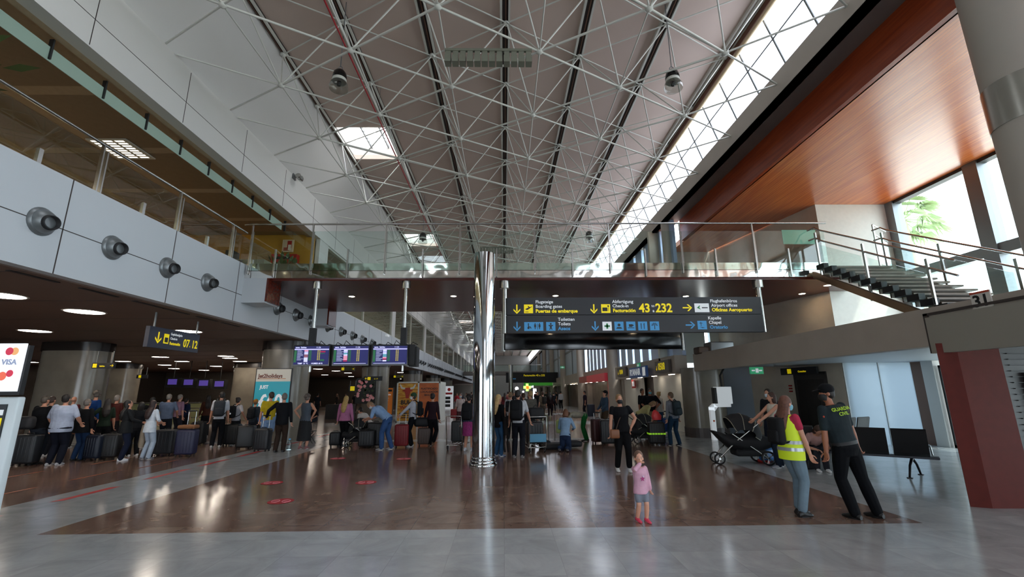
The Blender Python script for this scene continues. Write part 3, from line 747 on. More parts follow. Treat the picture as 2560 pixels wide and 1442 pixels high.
# ================================================================ big hanging sign
def arrow(b, cx, cz, s, m, d='down', y=-.0):
    # arrow in XZ plane with thickness, pointing down or right
    pts = [((-.07, .5), (.07, .5), (.07, -.2), (-.07, -.2)), ((0, -.5), (-.36, -.13), (-.36, .05), (0, -.3)), ((0, -.5), (0, -.3), (.36, .05), (.36, -.13))]
    for p in pts:
        q = [(x, z) if d == 'down' else ((-z, -x) if d == 'right' else (z, x)) for x, z in p]
        q = [(cx+x*s, cz+z*s) for x, z in q]
        ar = sum(q[i][0]*q[(i+1) % 4][1]-q[(i+1) % 4][0]*q[i][1] for i in range(4))
        if ar < 0: q = q[::-1]
        b.add([(x, y-.004, z) for x, z in q], [(0, 1, 2, 3)], m)
        b.add([(x, y-.001, z) for x, z in q], [(3, 2, 1, 0)], m)
def pict(b, x, z, w, h, m, y=0):
    b.rbox((x, y-.006, z), (x+w, y+.004, z+h), .004, m)
def flat(b, pts, m, y):   # small flat symbol, XZ polygon
    ar = sum(pts[i][0]*pts[(i+1) % len(pts)][1]-pts[(i+1) % len(pts)][0]*pts[i][1] for i in range(len(pts)))
    if ar < 0: pts = pts[::-1]
    b.add([(x, y, z) for x, z in pts], [tuple(range(len(pts)))], m)
def circ(b, cx, cz, r, m, y, n=14): flat(b, [(cx+r*math.cos(2*PI*i/n), cz+r*math.sin(2*PI*i/n)) for i in range(n)], m, y)
SX0, SX1, SZ0, SZ1, SYY = .10, 7.66, 3.37, 4.41, 13.0
t = thing('hanging_sign', 'long dark grey hanging sign listing boarding gates, check-in 43 to 232 and toilets', 'sign', (SX0, SYY, SZ0))
W = SX1-SX0; H_ = SZ1-SZ0
b = MB(); b.box((0, 0, H_/2+.008), (W, .2, H_), SIGN); b.build('upper_panel', parent=t)
b = MB(); b.box((0, 0, 0), (W, .2, H_/2-.008), SIGN); b.build('lower_panel', parent=t)
for x in (-.06, W+.02):
    b = MB(); b.tube([(x, .1, 0.0), (x, .1, 4.93-SZ0)], .075, STEEL, 16); b.build('pole', parent=t)
    b = MB(); b.lathe([(.15, 4.93-SZ0-.22), (.15, 4.93-SZ0)], (x, .1, 0), STEEL, 20); b.build('collar', parent=t)
# sign coordinates measured on the photograph : u along, v up (px of a 740x260 crop scaled)
def U(xp): return (AY(1220+xp*740/2560, 786, SYY).x-SX0)
def V(yp): return AY(1600, 640+yp*260/899, SYY).z-SZ0
def stext(s, xp, yp, size, m, bold=.004, sx=1, name='lettering'):
    return text_mesh(name, s, size, m, t, T=Matrix.Translation((U(xp), -.004, V(yp))) @ Matrix.Rotation(R(90), 4, 'X'), bold=bold, sx=sx)
b = MB()
for xp in (250, 918): arrow(b, U(xp), V(455), .28, YEL)
arrow(b, U(1730), V(448), .28, YEL, 'right')
for xp in (250, 922): arrow(b, U(xp), V(603), .28, BLU)
arrow(b, U(1742), V(598), .28, BLU, 'right')
b.build('arrows', parent=t)
SYM = mat('symbol_dark', '1b1d22', .5); GREEN = mat('cross_green', '2e8b4a', .5)
def picto(xp0, xp1, yp0, yp1, m, draw, name='pictogram'):
    b = MB(); x0, x1, z0, z1 = U(xp0), U(xp1), V(yp1), V(yp0)
    b.box((x0, -.006, z0), (x1, .002, z1), m); draw(b, x0, z0, x1-x0, z1-z0); b.build(name, parent=t)
yq = -.009
def P_(b, x, z, w, h, pts, m=SYM): flat(b, [(x+p[0]*w, z+p[1]*h) for p in pts], m, yq)
def plane(b, x, z, w, h):
    P_(b, x, z, w, h, [(.12, .52), (.22, .5), (.34, .6), (.5, .62), (.4, .82), (.5, .82), (.66, .68), (.84, .78), (.9, .74), (.4, .38), (.2, .4)])
    P_(b, x, z, w, h, [(.12, .12), (.5, .12), (.5, .18), (.12, .18)])
def tv(b, x, z, w, h):
    P_(b, x, z, w, h, [(.12, .2), (.68, .2), (.68, .62), (.12, .62)]); circ(b, x+.78*w, z+.78*h, .1*w, SYM, yq); P_(b, x, z, w, h, [(.76, .2), (.8, .2), (.8, .8), (.76, .8)])
def wc(b, x, z, w, h):
    circ(b, x+.22*w, z+.78*h, .035*w, SYM, yq); P_(b, x, z, w, h, [(.2, .7), (.24, .7), (.25, .5), (.33, .5), (.38, .28), (.33, .26), (.3, .42), (.2, .42)]); circ(b, x+.22*w, z+.33*h, .06*w, SYM, yq)
    for c in (.57, .8):
        circ(b, x+c*w, z+.82*h, .03*w, SYM, yq); P_(b, x, z, w, h, [(c-.05, .74), (c+.05, .74), (c+.05, .4), (c+.02, .4), (c+.02, .18), (c-.02, .18), (c-.02, .4), (c-.05, .4)])
    P_(b, x, z, w, h, [(.68, .15), (.7, .15), (.7, .85), (.68, .85)])
def baby(b, x, z, w, h):
    circ(b, x+.5*w, z+.78*h, .1*w, SYM, yq); P_(b, x, z, w, h, [(.25, .65), (.75, .65), (.75, .57), (.6, .5), (.6, .3), (.68, .12), (.58, .12), (.5, .28), (.42, .12), (.32, .12), (.4, .3), (.4, .5), (.25, .57)])
def cross(b, x, z, w, h):
    P_(b, x, z, w, h, [(.4, .2), (.6, .2), (.6, .8), (.4, .8)], GREEN); P_(b, x, z, w, h, [(.2, .4), (.8, .4), (.8, .6), (.2, .6)], GREEN)
def bag(b, x, z, w, h): circ(b, x+.5*w, z+.62*h, .16*w, SYM, yq); P_(b, x, z, w, h, [(.15, .2), (.85, .2), (.7, .38), (.3, .38)])
def cup(b, x, z, w, h): P_(b, x, z, w, h, [(.3, .4), (.65, .4), (.68, .7), (.27, .7)]); P_(b, x, z, w, h, [(.15, .25), (.85, .25), (.85, .32), (.15, .32)]); circ(b, x+.72*w, z+.57*h, .08*w, SYM, yq)
def fork(b, x, z, w, h): P_(b, x, z, w, h, [(.3, .15), (.36, .15), (.38, .8), (.28, .8)]); P_(b, x, z, w, h, [(.62, .15), (.68, .15), (.7, .85), (.6, .75)])
def palm(b, x, z, w, h):
    P_(b, x, z, w, h, [(.46, .12), (.54, .12), (.54, .6), (.46, .6)])
    for a in (-60, -20, 20, 60, 100, -100):
        a = R(a+90); P_(b, x, z, w, h, [(.5, .6), (.5+.34*math.cos(a-.2), .6+.26*math.sin(a-.2)), (.5+.34*math.cos(a+.2), .6+.26*math.sin(a+.2))])
def aena(b, x, z, w, h): P_(b, x, z, w, h, [(.15, .5), (.38, .8), (.33, .5), (.42, .28)], GREEN); P_(b, x, z, w, h, [(.5, .45), (.9, .45), (.9, .56), (.5, .56)])
def chapel(b, x, z, w, h): P_(b, x, z, w, h, [(.2, .7), (.55, .7), (.55, .76), (.2, .76)]); P_(b, x, z, w, h, [(.34, .4), (.4, .4), (.4, .88), (.34, .88)]); P_(b, x, z, w, h, [(.2, .3), (.5, .15), (.8, .2), (.5, .25)])
picto(312, 390, 415, 490, YEL, plane); picto(982, 1060, 415, 490, YEL, tv); picto(1792, 1918, 411, 487, WHT, aena)
picto(312, 476, 566, 642, BLU, wc); picto(501, 580, 566, 642, BLU, baby); picto(985, 1064, 566, 642, WHT, cross)
picto(1088, 1166, 566, 642, BLU, bag); picto(1190, 1268, 566, 642, BLU, cup); picto(1291, 1370, 566, 642, BLU, fork); picto(1393, 1472, 566, 642, BLU, palm); picto(1803, 1882, 562, 636, BLU, chapel)
S1 = .125
for s, x, y, m, sz in [('Flugsteige', 412, 405, WHT, S1), ('Boarding gates', 412, 444, WHT, S1), ('Puertas de embarque', 412, 485, YEL, .135),
                    ('Abfertigung', 1080, 405, WHT, S1), ('Check-in', 1080, 442, WHT, S1), ('Facturación', 1082, 483, YEL, .135),
                    ('Flughafenbüros', 1932, 402, WHT, S1), ('Airport offices', 1938, 440, WHT, S1), ('Oficinas Aeropuerto', 1940, 480, YEL, .135),
                    ('Toiletten', 603, 556, WHT, S1), ('Toilets', 603, 595, WHT, S1), ('Aseos', 603, 636, BLU, .135),
                    ('Kapelle', 1898, 550, WHT, S1), ('Chapel', 1902, 588, WHT, S1), ('Oratorio', 1907, 630, BLU, .135)]:
    stext(s, x, y, sz*1.04, m, .0045 if m in (YEL, BLU) else .0015, sx=1.02)
stext('43', 1310, 484, .36, YEL, .010, .92); stext('232', 1452, 484, .36, YEL, .010, .92); stext('to', 1418, 440, .11, WHT, .001); stext('a', 1426, 484, .12, WHT, .003)
# black screen bank behind on the far edge of the bridge
t = thing('hanging_screen_bank', 'glossy black bank of screens turned away, below the long sign', 'screen', (.05, 18.0, 3.33))
b = MB(); b.rbox((0, 0, 0), (7.1, .2, .72), .02, BLACK); b.build('casing', parent=t)
for x in (-.06, 7.2):
    b = MB(); b.tube([(x, .12, -.05), (x, .12, 1.58)], .08, STEEL, 14); b.build('pole', parent=t)
# ================================================================ smaller hanging signs of the check-in hall
pa, pb = AZ(390, 780, 3.68), AZ(497, 804, 3.68)
rz = math.atan2(pb.y-pa.y, pb.x-pa.x); Ls = (pb-pa).length
t = thing('checkin_sign', 'dark hanging sign reading Facturación 07 a 12 below the brown ceiling', 'sign', (pa.x, pa.y, 3.68), rz)
z1 = -.36; z0 = -.86; e0 = -.16; e1 = Ls+.06
b = MB(); b.box((e0, -.05, z0), (e1, .05, z1), mat('sign_navy', '23283a', .45)); b.build('panel', parent=t)
for x in (.02, Ls-.02):
    b = MB(); b.box((x-.015, -.015, z1), (x+.015, .015, 0), GALV); b.build('hanger', parent=t)
Wd = e1-e0
b = MB(); arrow(b, e0+Wd*.17, (z0+z1)/2, .28, YEL, y=-.05); b.build('arrow', parent=t)
b = MB(); b.box((e0+Wd*.27, -.058, z0+.13), (e0+Wd*.36, -.05, z0+.37), YEL); b.box((e0+Wd*.285, -.062, z0+.16), (e0+Wd*.345, -.058, z0+.28), SYM); b.build('pictogram', parent=t)
def ct(s, u, v, size, m, bold=.001): text_mesh('lettering', s, size, m, t, T=Matrix.Translation((e0+Wd*u, -.054, z0+v)) @ Matrix.Rotation(R(90), 4, 'X'), bold=bold, sx=.8)
ct('Gepäckaufgabe', .39, .36, .085, WHT); ct('Check-in', .39, .25, .085, WHT); ct('Facturación', .39, .12, .10, YEL, .003); ct('07', .66, .11, .29, YEL, .006); ct('12', .84, .11, .29, YEL, .006); ct('a', .80, .12, .07, YEL)
def small_sign(p, w, h, text, label, d='right', m=SIGN, col=YEL, rz=0, size=None, tx=.35, hang=.35, cat='sign'):
    t = thing('hanging_sign', label, cat, p, rz)
    b = MB(); b.box((-w/2, -.04, -h/2), (w/2, .04, h/2), m); b.build('panel', parent=t)
    if hang:
        for x in (-w*.35, w*.35):
            b = MB(); b.box((x-.012, -.012, h/2), (x+.012, .012, h/2+hang), GALV); b.build('hanger', parent=t)
    b = MB()
    if d: arrow(b, (w*.40 if d == 'right' else -w*.38), 0, h*.6, col, d, y=-.04)
    b.box((-w*.30 if d != 'right' else -w*.46, -.046, -h*.35), (-w*.30+h*.7 if d != 'right' else -w*.46+h*.7, -.04, h*.35), col)
    b.build('symbols', parent=t)
    if text: text_mesh('lettering', text, size or h*.35, col, t, T=Matrix.Translation((-w*(.5-tx), -.044, -h*.2)) @ Matrix.Rotation(R(90), 4, 'X'), bold=.002)
    return t
small_sign(AY(260, 914, 16), .75, .19, 'Salidas', 'small black arrow sign in front of the widest stone pillar at the queue', 'right', hang=.4)
small_sign(AY(356, 941, 26), .6, .2, '', 'tiny black sign with yellow symbol before the second pillar', None, hang=.4)
small_sign(AY(933, 946, 28), 1.1, .26, '12  17', 'black and yellow arrow sign above the flower poster', 'left', tx=.55, hang=.5)
small_sign(AY(882, 971, 30), .5, .4, '', 'small yellow symbol sign beside the flower poster pillar', None, hang=.3)
for q, Y, lab in [((870, 922), 24, 'yellow sign fixed high behind the flight screens'), ((996, 941), 33, 'yellow sign high above the bull poster booth')]:
    small_sign(AY(*q, Y), .7, .2, '', lab, 'right', m=mat('olive', '4f4a28', .5), hang=.3)
# ================================================================ right side signs, lift, boxes, stairs
t = thing('number_sign', 'white square sign reading 31 on the grey mezzanine edge', 'sign', (XR-.0, 6.42, 2.99), R(-90))
b = MB(); b.box((-.14, -.02, -.13), (.14, 0, .13), mat('plate_white', 'cfcac2', .5)); b.box((-.14, -.024, .10), (.14, -.02, .13), mat('plate_orange', 'b0452a', .5)); b.build('plate', parent=t)
b = MB(); b.box((-.14, -.03, -.2), (.14, 0, -.155), DGREY); b.build('lower_strip', parent=t)
text_mesh('lettering', '31', .24, BLACKM, t, 'CENTER', .006, Matrix.Translation((0, -.022, -.09)) @ Matrix.Rotation(R(90), 4, 'X'))
# slanting stone wall frame of reference
wd_ = (Vector((WE[0], WE[1], 0))-Vector((WC[0], WC[1], 0))).normalized(); wn = Vector((-wd_.y, wd_.x, 0))   # wn points to the hall (-x)
def onwall(s, out=.02): p = Vector((WC[0], WC[1], 0))+wd_*s+wn*out; return p
rzw = math.atan2(-wd_.y, -wd_.x)
LIFT = mat('lift_steel', '4a4746', .3, .6)
t = thing('lift', 'dark steel lift doors set in the slanting stone wall', 'lift', onwall(1.25), rzw)
b = MB(); b.box((-.65, -.04, 0), (-.55, .02, 2.14), LIFT); b.box((.55, -.04, 0), (.65, .02, 2.14), LIFT); b.box((-.65, -.04, 2.05), (.65, .02, 2.3), LIFT); b.build('frame', parent=t)
for s in (-1, 1):
    b = MB(); b.box((min(0, s*.55), -.02, 0), (max(0, s*.55), .0, 2.05), mat('lift_door', '3a3736', .3, .5)); b.box((s*.27-.02, -.025, 0), (s*.27+.02, -.02, 2.05), DGREY); b.build('door', parent=t)
b = MB(); b.box((-.05, -.05, 2.32), (.07, 0, 2.40), DGREY); b.build('indicator', parent=t)
b = MB()
for z in (1.62, 1.72, 1.82): b.box((-.93, -.03, z), (-.8, 0, z+.05), RED)
b.build('call_labels', parent=t)
t = small_sign(onwall(1.45, .25)+Vector((0, 0, 2.35)), 1.5, .24, 'Consultas', 'black sign with yellow pictograms above the lift', None, rz=rzw, tx=.5, hang=0)
def exit_sign(p, label, rz=0, w=.42, h=.22):
    t = thing('exit_sign', label, 'exit sign', p, rz)
    b = MB(); b.box((-w/2, -.03, -h/2), (w/2, .03, h/2), mat('exit_green', '2f8f62', .4, emit=.5)); b.build('panel', parent=t)
    b = MB(); b.box((-w*.1, -.034, -h*.3), (w*.12, -.03, h*.3), WHT); b.box((w*.15, -.034, -h*.1), (w*.4, -.03, h*.1), WHT); b.box((-w*.4, -.034, -h*.1), (-w*.15, -.03, h*.1), WHT); b.build('running_figure', parent=t)
exit_sign(AY(1891, 926, 14.5), 'green exit sign under the mezzanine edge')
exit_sign(Vector((6.96, 23.4, 2.98)), 'green exit sign on the grey band above the airline sign', R(-90))
exit_sign(AY(1406, 918, 45)+Vector((0, 0, 0)), 'small glowing exit sign far along the shops')
# white metal box and duct by the pale blue wall
t = thing('wall_box', 'white metal box with black conduit on the pale blue wall', 'equipment box', AY(1812, 988, 16.4))
b = MB(); b.rbox((-.27, 0, -.3), (.27, .3, .3), .02, WHT); b.build('housing', parent=t)
b = MB(); b.box((-.34, .02, -.29), (-.27, .28, .27), DGREY); b.build('side', parent=t)
b = MB(); b.tube([(.02, .2, .3), (0, .2, .7), (.2, .22, 1.0), (.5, .25, 1.08)], .035, BLACKM, 8); b.build('conduit', parent=t)
p = AY(1795, 1100, 16.4); p.z = 0
t = thing('pipe_frame', 'bent white duct standing on the floor below the metal box', 'duct', p)
b = MB(); b.box((-.16, 0, 0), (-.0, .14, 1.12), WHT); b.box((-.0, 0, 1.12), (-.16, .14, 1.02), WHT)
b.add([(-.16, 0, 1.12), (0, 0, .98), (.12, 0, 1.12), (-.02, 0, 1.24), (-.16, .14, 1.12), (0, .14, .98), (.12, .14, 1.12), (-.02, .14, 1.24)], [(0, 1, 2, 3), (7, 6, 5, 4), (0, 3, 7, 4), (2, 1, 5, 6), (3, 2, 6, 7)], WHT)
b.box((-.02, 0, 1.12), (.6, .14, 1.24), WHT); b.build('duct', parent=t)
b = MB(); b.box((-.1, -.005, .62), (-.04, 0, .68), mat('label_orange', 'd0602a', .5)); b.build('sticker', parent=t)
# mezzanine stair : from the bridge deck down towards the camera
t = thing('staircase', 'staircase with dark treads, steel stringer and glass balustrades coming down from the footbridge', 'staircase', (9.9, 12.8, 3.0))
o0 = Matrix.Translation((-9.9, -12.8, -3.0))
top = Vector((9.2, 12.35, 5.3)); n = 14
XA, XB_ = 9.25, 11.25
TREAD = mat('tread_brown', '6b5a4a', .5, noise=.1); RIS = mat('tread_under', '4b4038', .5)
for k in range(n):
    y1 = 12.6-k*.30; z = 5.16-k*.165
    b = MB(); b.box((XA+.1, y1-.34, z-.045), (XB_-.05, y1, z), TREAD, T=o0); b.box((XA+.1, y1-.06, z-.16), (XB_-.05, y1-.02, z-.045), TREAD, T=o0); b.box((XA-.05, y1-.3, z-.04), (XA+.1, y1, z+.10), BLACKM, T=o0)
    b.build('step', parent=t)
for x, m_ in ((XA, mat('stringer_bronze', '8a7058', .3, .6)), (XB_, STEEL)):
    b = MB(); a = (x, 12.8, 5.0); c_ = (x, 8.55, 2.78)
    b.add([(x-.05, 12.8, 4.93), (x+.05, 12.8, 4.93), (x+.05, 8.55, 2.6), (x-.05, 8.55, 2.6), (x-.05, 12.8, 5.13), (x+.05, 12.8, 5.13), (x+.05, 8.55, 2.8), (x-.05, 8.55, 2.8)],
          [(3, 2, 1, 0), (4, 5, 6, 7), (0, 1, 5, 4), (2, 3, 7, 6), (1, 2, 6, 5), (3, 0, 4, 7)], m_, T=o0); b.build('stringer', parent=t)
b = MB(); b.add([(XA+.05, 12.8, 4.9), (XB_-.05, 12.8, 4.9), (XB_-.05, 9.9, 3.25), (XA+.05, 9.9, 3.25)], [(0, 1, 2, 3)], mat('soffit_dark_red', '3c140e', .35), T=o0)
b.add([(XA+.05, 12.8, 4.91), (XA+.05, 9.9, 3.26), (XB_-.05, 9.9, 3.26), (XB_-.05, 12.8, 4.91)], [(0, 1, 2, 3)], TREAD, T=o0)
for x in (XA, XB_):
    for dz in (1.27, .95):
        pts = [(x, 12.8, 5.15+dz), (x, 12.5, 5.13+dz), (x, 12.3, 4.98+dz), (x, 10.4, 3.93+dz), (x, 8.7, 3.0+dz)]
        b = MB(); b.tube(pts, .024, STEEL, 8, T=o0); b.build('handrail', parent=t)
    for y in (12.5, 10.9, 9.3):
        z = 5.05-(12.6-y)*.55
        b = MB(); b.box((x-.02, y-.03, z-.25), (x+.02, y+.03, z+1.25), STEEL, T=o0); b.build('post', parent=t)
    for y0, y1 in ((12.4, 11.0), (10.8, 9.4)):
        za, zb = 5.05-(12.6-y0)*.55, 5.05-(12.6-y1)*.55
        b = MB(); b.add([(x-.006, y0, za+.05), (x-.006, y1, zb+.05), (x-.006, y1, zb+.9), (x-.006, y0, za+.9), (x+.006, y0, za+.05), (x+.006, y1, zb+.05), (x+.006, y1, zb+.9), (x+.006, y0, za+.9)],
                        [(0, 1, 2, 3), (7, 6, 5, 4), (0, 4, 5, 1), (3, 2, 6, 7)], GLASSG, T=o0); b.build('glass_panel', parent=t)
t = thing('landing_balustrade', 'glass balustrade with twin steel rails at the stair head by the window', 'railing', (11.3, 12.8, 5.34))
for dz in (1.27, .95):
    b = MB(); b.tube([(-.0, 0, dz), (.9, .6, dz), (1.4, 1.6, dz)], .024, STEEL, 8); b.build('handrail', parent=t)
b = MB(); b.box((-.02, -.02, -.4), (.02, .02, 1.27), STEEL); b.build('post', parent=t)
b = MB(); b.tube([(0, 0, .5), (.9, .6, .5)], .3, GLASSG, 4) if False else b.add([(0, 0, .05), (.9, .6, .05), (.9, .6, .9), (0, 0, .9)], [(0, 1, 2, 3), (3, 2, 1, 0)], GLASSG); b.build('glass_panel', parent=t)
# green glass screen on the bridge deck
b = MB(); b.box((0, 0, 0), (1.15, .012, .50), mat('frosted_green', '6fa890', .3)); 
tag(b.build('glass_screen', loc=AY(1959, 610, 14.2)), 'pale green glass screen on the bridge near the stair head', 'screen')
# palm outside
PB = Vector((26, 27.0, 1.2))
t = thing('palm_tree', 'tall palm tree outside the big window', 'tree', PB)
TR = mat('palm_trunk', '9a9080', .8); PL = mat('palm_leaf', '93a878', .6)
b = MB(); b.tube([(0, 0, -1.3), (.1, 0, 5), (0, .1, 11.2)], [.3, .22, .2], TR, 10); b.build('trunk', parent=t)
rnd = random.Random(5)
for k in range(26):
    a = k*2.4; el = rnd.uniform(-.9, .9); Lf = rnd.uniform(1.7, 2.3)
    b = MB(); d = Vector((math.cos(a), math.sin(a), 0)); sd = Vector((-math.sin(a), math.cos(a), 0))
    base = Vector((0, .1, 11.2)); tip = base+d*Lf*math.cos(el)*.6+Vector((0, 0, Lf*math.sin(el)*.6))
    b.tube([base, tip], .03, PL, 4)
    for q in range(11):
        w_ = (q-5)/5*1.15
        dd = (d*math.cos(w_)+sd*math.sin(w_)).normalized(); e = tip+dd*(1.1*math.cos(w_*.4))+Vector((0, 0, -.35-.25*abs(w_)+el*.4)); c_ = tip+dd*.5+Vector((0, 0, .02))
        s_ = sd*.07 if abs(w_) < .8 else d*.07
        b.add([tip-s_*.3, tip+s_*.3, c_+s_, e, c_-s_], [(0, 1, 2, 3, 4)], PL)
    b.build('frond', parent=t)
# ================================================================ kiosk at the left edge
t = thing('payment_kiosk', 'white-framed payment kiosk with dark screen at the left edge', 'kiosk', (-6.5, 5.35, 0), R(0))
b = MB(); b.rbox((-1.0, 0, 0), (1.0, .09, 1.70), .02, mat('kiosk_white', 'c8d0d2', .35)); b.build('body', parent=t)
b = MB(); b.box((-.92, -.012, .12), (.90, .01, 1.62), mat('kiosk_dark', '15171c', .3)); b.build('front_glass', parent=t)
b = MB(); b.box((.76, -.018, 1.33), (.88, -.012, 1.47), YEL); b.box((.66, -.018, 1.15), (.78, -.012, 1.27), WHT); b.box((.79, -.018, 1.5), (.88, -.012, 1.56), WHT); b.build('labels', parent=t)
t = thing('card_sign', 'lit white sign with card company logos above the kiosk', 'sign', (-6.49, 5.3, 1.78))
b = MB(); b.box((-.9, .02, -.06), (1.015, .07, .50), BLACKM); b.box((-.3, .03, -.08), (.3, .07, -.02), BLACKM); b.build('casing', parent=t)
b = MB(); b.box((-.88, 0, -.02), (.99, .02, .52), emis('lightbox', 'e6e8ee', .75)); b.build('lightbox', parent=t)
b = MB(); cr = emis('logo_red', 'c8304a', .5); co = emis('logo_orange', 'e0a46a', .6)
def disc_(cx, cz, r, m, y): circ(b, cx, cz, r, m, y)
disc_(.82, .43, .045, cr, -.003); disc_(.88, .43, .045, co, -.002); disc_(.88, .18, .04, cr, -.003); disc_(.8, .15, .05, emis('logo_coral', 'e0644a', .6), -.002); disc_(.52, .28, .17, cr, -.002)
b.build('card_logos', parent=t)
text_mesh('lettering', 'VISA', .085, emis('logo_blue', '8a93ac', .5), t, T=Matrix.Translation((.76, -.003, .28)) @ Matrix.Rotation(R(90), 4, 'X'), bold=.002)
# ================================================================ posters and booths
def poster(p, w, h, name, label, art, cat='poster', rz=0, d=.06, fr=DGREY):
    t = thing(name, label, cat, p, rz)
    b = MB(); b.box((-w/2-.03, .001, -.03), (w/2+.03, d, h+.03), fr); b.build('frame', parent=t)
    art(t, w, h)
    return t
def rect(t, x0, z0, x1, z1, m, name='print', y=0): b = MB(); b.box((x0, y-.004, z0), (x1, y+.001, z1), m); b.build(name, parent=t)
def ptext(t, s, x, z, size, m, bold=.003, sx=1, al='LEFT', y=-.006): return text_mesh('lettering', s, size, m, t, al, bold, Matrix.Translation((x, y, z)) @ Matrix.Rotation(R(90), 4, 'X'), sx=sx)
def jet(t, w, h):
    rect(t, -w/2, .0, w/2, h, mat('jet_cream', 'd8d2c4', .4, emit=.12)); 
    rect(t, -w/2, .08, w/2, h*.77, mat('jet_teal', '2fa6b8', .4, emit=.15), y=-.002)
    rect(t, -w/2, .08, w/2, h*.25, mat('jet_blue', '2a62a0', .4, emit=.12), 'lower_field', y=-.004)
    ptext(t, 'Jet2holidays', -w*.44, h*.84, .2, mat('jet_brown', '7c3a26', .5), .006, .93); rect(t, -w*.42, h*.815, w*.36, h*.825, mat('jet_orange', 'c87a3a', .5), 'underline', -.004)
    ptext(t, 'JUST', -w*.36, h*.64, .17, WHT, .006, .9, y=-.01); ptext(t, '£60', -w*.38, h*.28, .72, WHT, .02, .82, y=-.01); ptext(t, 'PER PERSON DEPOSIT', -w*.2, h*.16, .1, WHT, .003, y=-.012)
poster(Vector((-8.62, 17.33, .62)), 1.28, 1.98, 'airline_poster', 'tall teal poster reading Jet2holidays JUST £60 on the stone pillar behind the queue', jet, d=.06)
def flowers(t, w, h):
    rect(t, -w/2, 0, w/2, h, mat('flower_dark', '1d1f1a', .5))
    r = random.Random(2); b = MB(); pk = mat('petal_pink', 'cf7a80', .5, emit=.1); pl = mat('petal_light', 'd9a0a0', .5, emit=.1); lf = mat('leaf_dark', '3c4a2c', .5)
    for k in range(26): circ(b, r.uniform(-w*.44, w*.44), r.uniform(.1, h-.1), r.uniform(.05, .1), lf, -.006, 6)
    for k in range(20):
        x, z = r.uniform(-w*.42, w*.42), r.uniform(.12, h-.12)
        for q in range(5): circ(b, x+.055*math.cos(q*1.257), z+.055*math.sin(q*1.257), .05, pk if q % 2 else pl, -.008-.0005*q, 8)
    b.build('print_pattern', parent=t)
poster(Vector((-8.9, 29.9, 1.05)), 1.2, 1.55, 'flower_poster', 'dark poster of pink flowers on a stone pillar', flowers)
def orange(t, w, h):
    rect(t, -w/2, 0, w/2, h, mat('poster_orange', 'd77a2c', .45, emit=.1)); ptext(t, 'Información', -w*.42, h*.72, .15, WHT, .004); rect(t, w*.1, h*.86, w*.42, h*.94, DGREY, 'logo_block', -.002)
    for k in range(5): rect(t, -w*.4, h*(.6-k*.08), w*(.2 - .04*k), h*(.62-k*.08), mat('poster_cream', 'e6c9a0', .5), 'text_line', -.002)
poster(Vector((-9.2, 36.5, .05)), .95, 2.0, 'orange_totem', 'slim orange information totem beside the bull poster booth', orange, 'totem', d=.2)
# bull booth
BX0, BX1 = AY(988, 1055, 27.4).x, AY(1098, 1055, 27.4).x
t = thing('wrapping_booth', 'booth with white frame and two yellow posters, one with a red bull head', 'booth', (BX0, 27.4, 0))
Wb = BX1-BX0; Hb = 2.32
b = MB()
for x in (0, Wb*.5-.04, Wb-.08): b.box((x, 0, 0), (x+.08, .1, Hb), WSTEEL)
b.box((0, 0, Hb-.08), (Wb, .1, Hb), WSTEEL); b.box((0, 0, 0), (Wb, .1, .08), WSTEEL); b.box((Wb-.08, .1, 0), (Wb, 2.6, Hb), WSTEEL); b.box((0, .1, 0), (.08, 2.6, Hb), WSTEEL); b.build('frame', parent=t)
YS = MATS.get('straw'); m, nt, pb_, L_ = nodes_mat('straw_stripes'); tc = nt.nodes.new('ShaderNodeTexCoord'); mp = nt.nodes.new('ShaderNodeMapping'); mp.inputs['Rotation'].default_value = (0, R(12), 0); mp.inputs['Scale'].default_value = (1, 1, 9)
nz_ = nt.nodes.new('ShaderNodeTexNoise'); nz_.inputs['Scale'].default_value = 2.2; rp = ramp(nt, [(.35, 'a5621c'), (.5, 'd18a22'), (.65, 'e8c050')]); L_.new(tc.outputs['Object'], mp.inputs[0]); L_.new(mp.outputs[0], nz_.inputs['Vector']); L_.new(nz_.outputs['Fac'], rp.inputs[0]); L_.new(rp.outputs[0], pb_.inputs['Base Color'])
STR = m
b = MB(); b.box((.08, .02, .08), (Wb*.5-.04, .06, Hb-.08), STR); b.build('bull_panel', parent=t)
b = MB(); b.box((Wb*.5+.04, .02, .08), (Wb-.08, .06, Hb-.08), mat('orange_panel', 'c2632a', .5, noise=.2, nscale=3)); b.build('text_panel', parent=t)
cx = Wb*.25; b = MB(); rb = mat('bull_red', 'a8301e', .5); hn = mat('horn_white', 'd8d4c8', .5)
flat(b, [(cx-.15, 1.98), (cx+.15, 1.98), (cx+.19, 1.82), (cx+.12, 1.55), (cx+.09, 1.36), (cx-.09, 1.36), (cx-.12, 1.55), (cx-.19, 1.82)], rb, .01)
for s in (-1, 1):
    flat(b, [(cx+s*.15, 1.98), (cx+s*.15, 1.88), (cx+s*.38, 1.92), (cx+s*.30, 2.0)], hn, .008); flat(b, [(cx+s*.30, 2.0), (cx+s*.38, 1.92), (cx+s*.47, 2.12), (cx+s*.44, 2.2)], hn, .008); flat(b, [(cx+s*.17, 1.86), (cx+s*.34, 1.80), (cx+s*.18, 1.74)], rb, .009)
b.build('bull_head', parent=t)
dk = mat('print_dark', '2a1a14', .5)
def bt(s, x, z, size, m=dk, bold=.004, al='CENTER'): text_mesh('lettering', s, size, m, t, al, bold, Matrix.Translation((x, .012, z)) @ Matrix.Rotation(R(90), 4, 'X'))
bt('BULL', cx, 1.02, .34, bold=.012); bt('WRAP', cx, .74, .3, rb, .004)
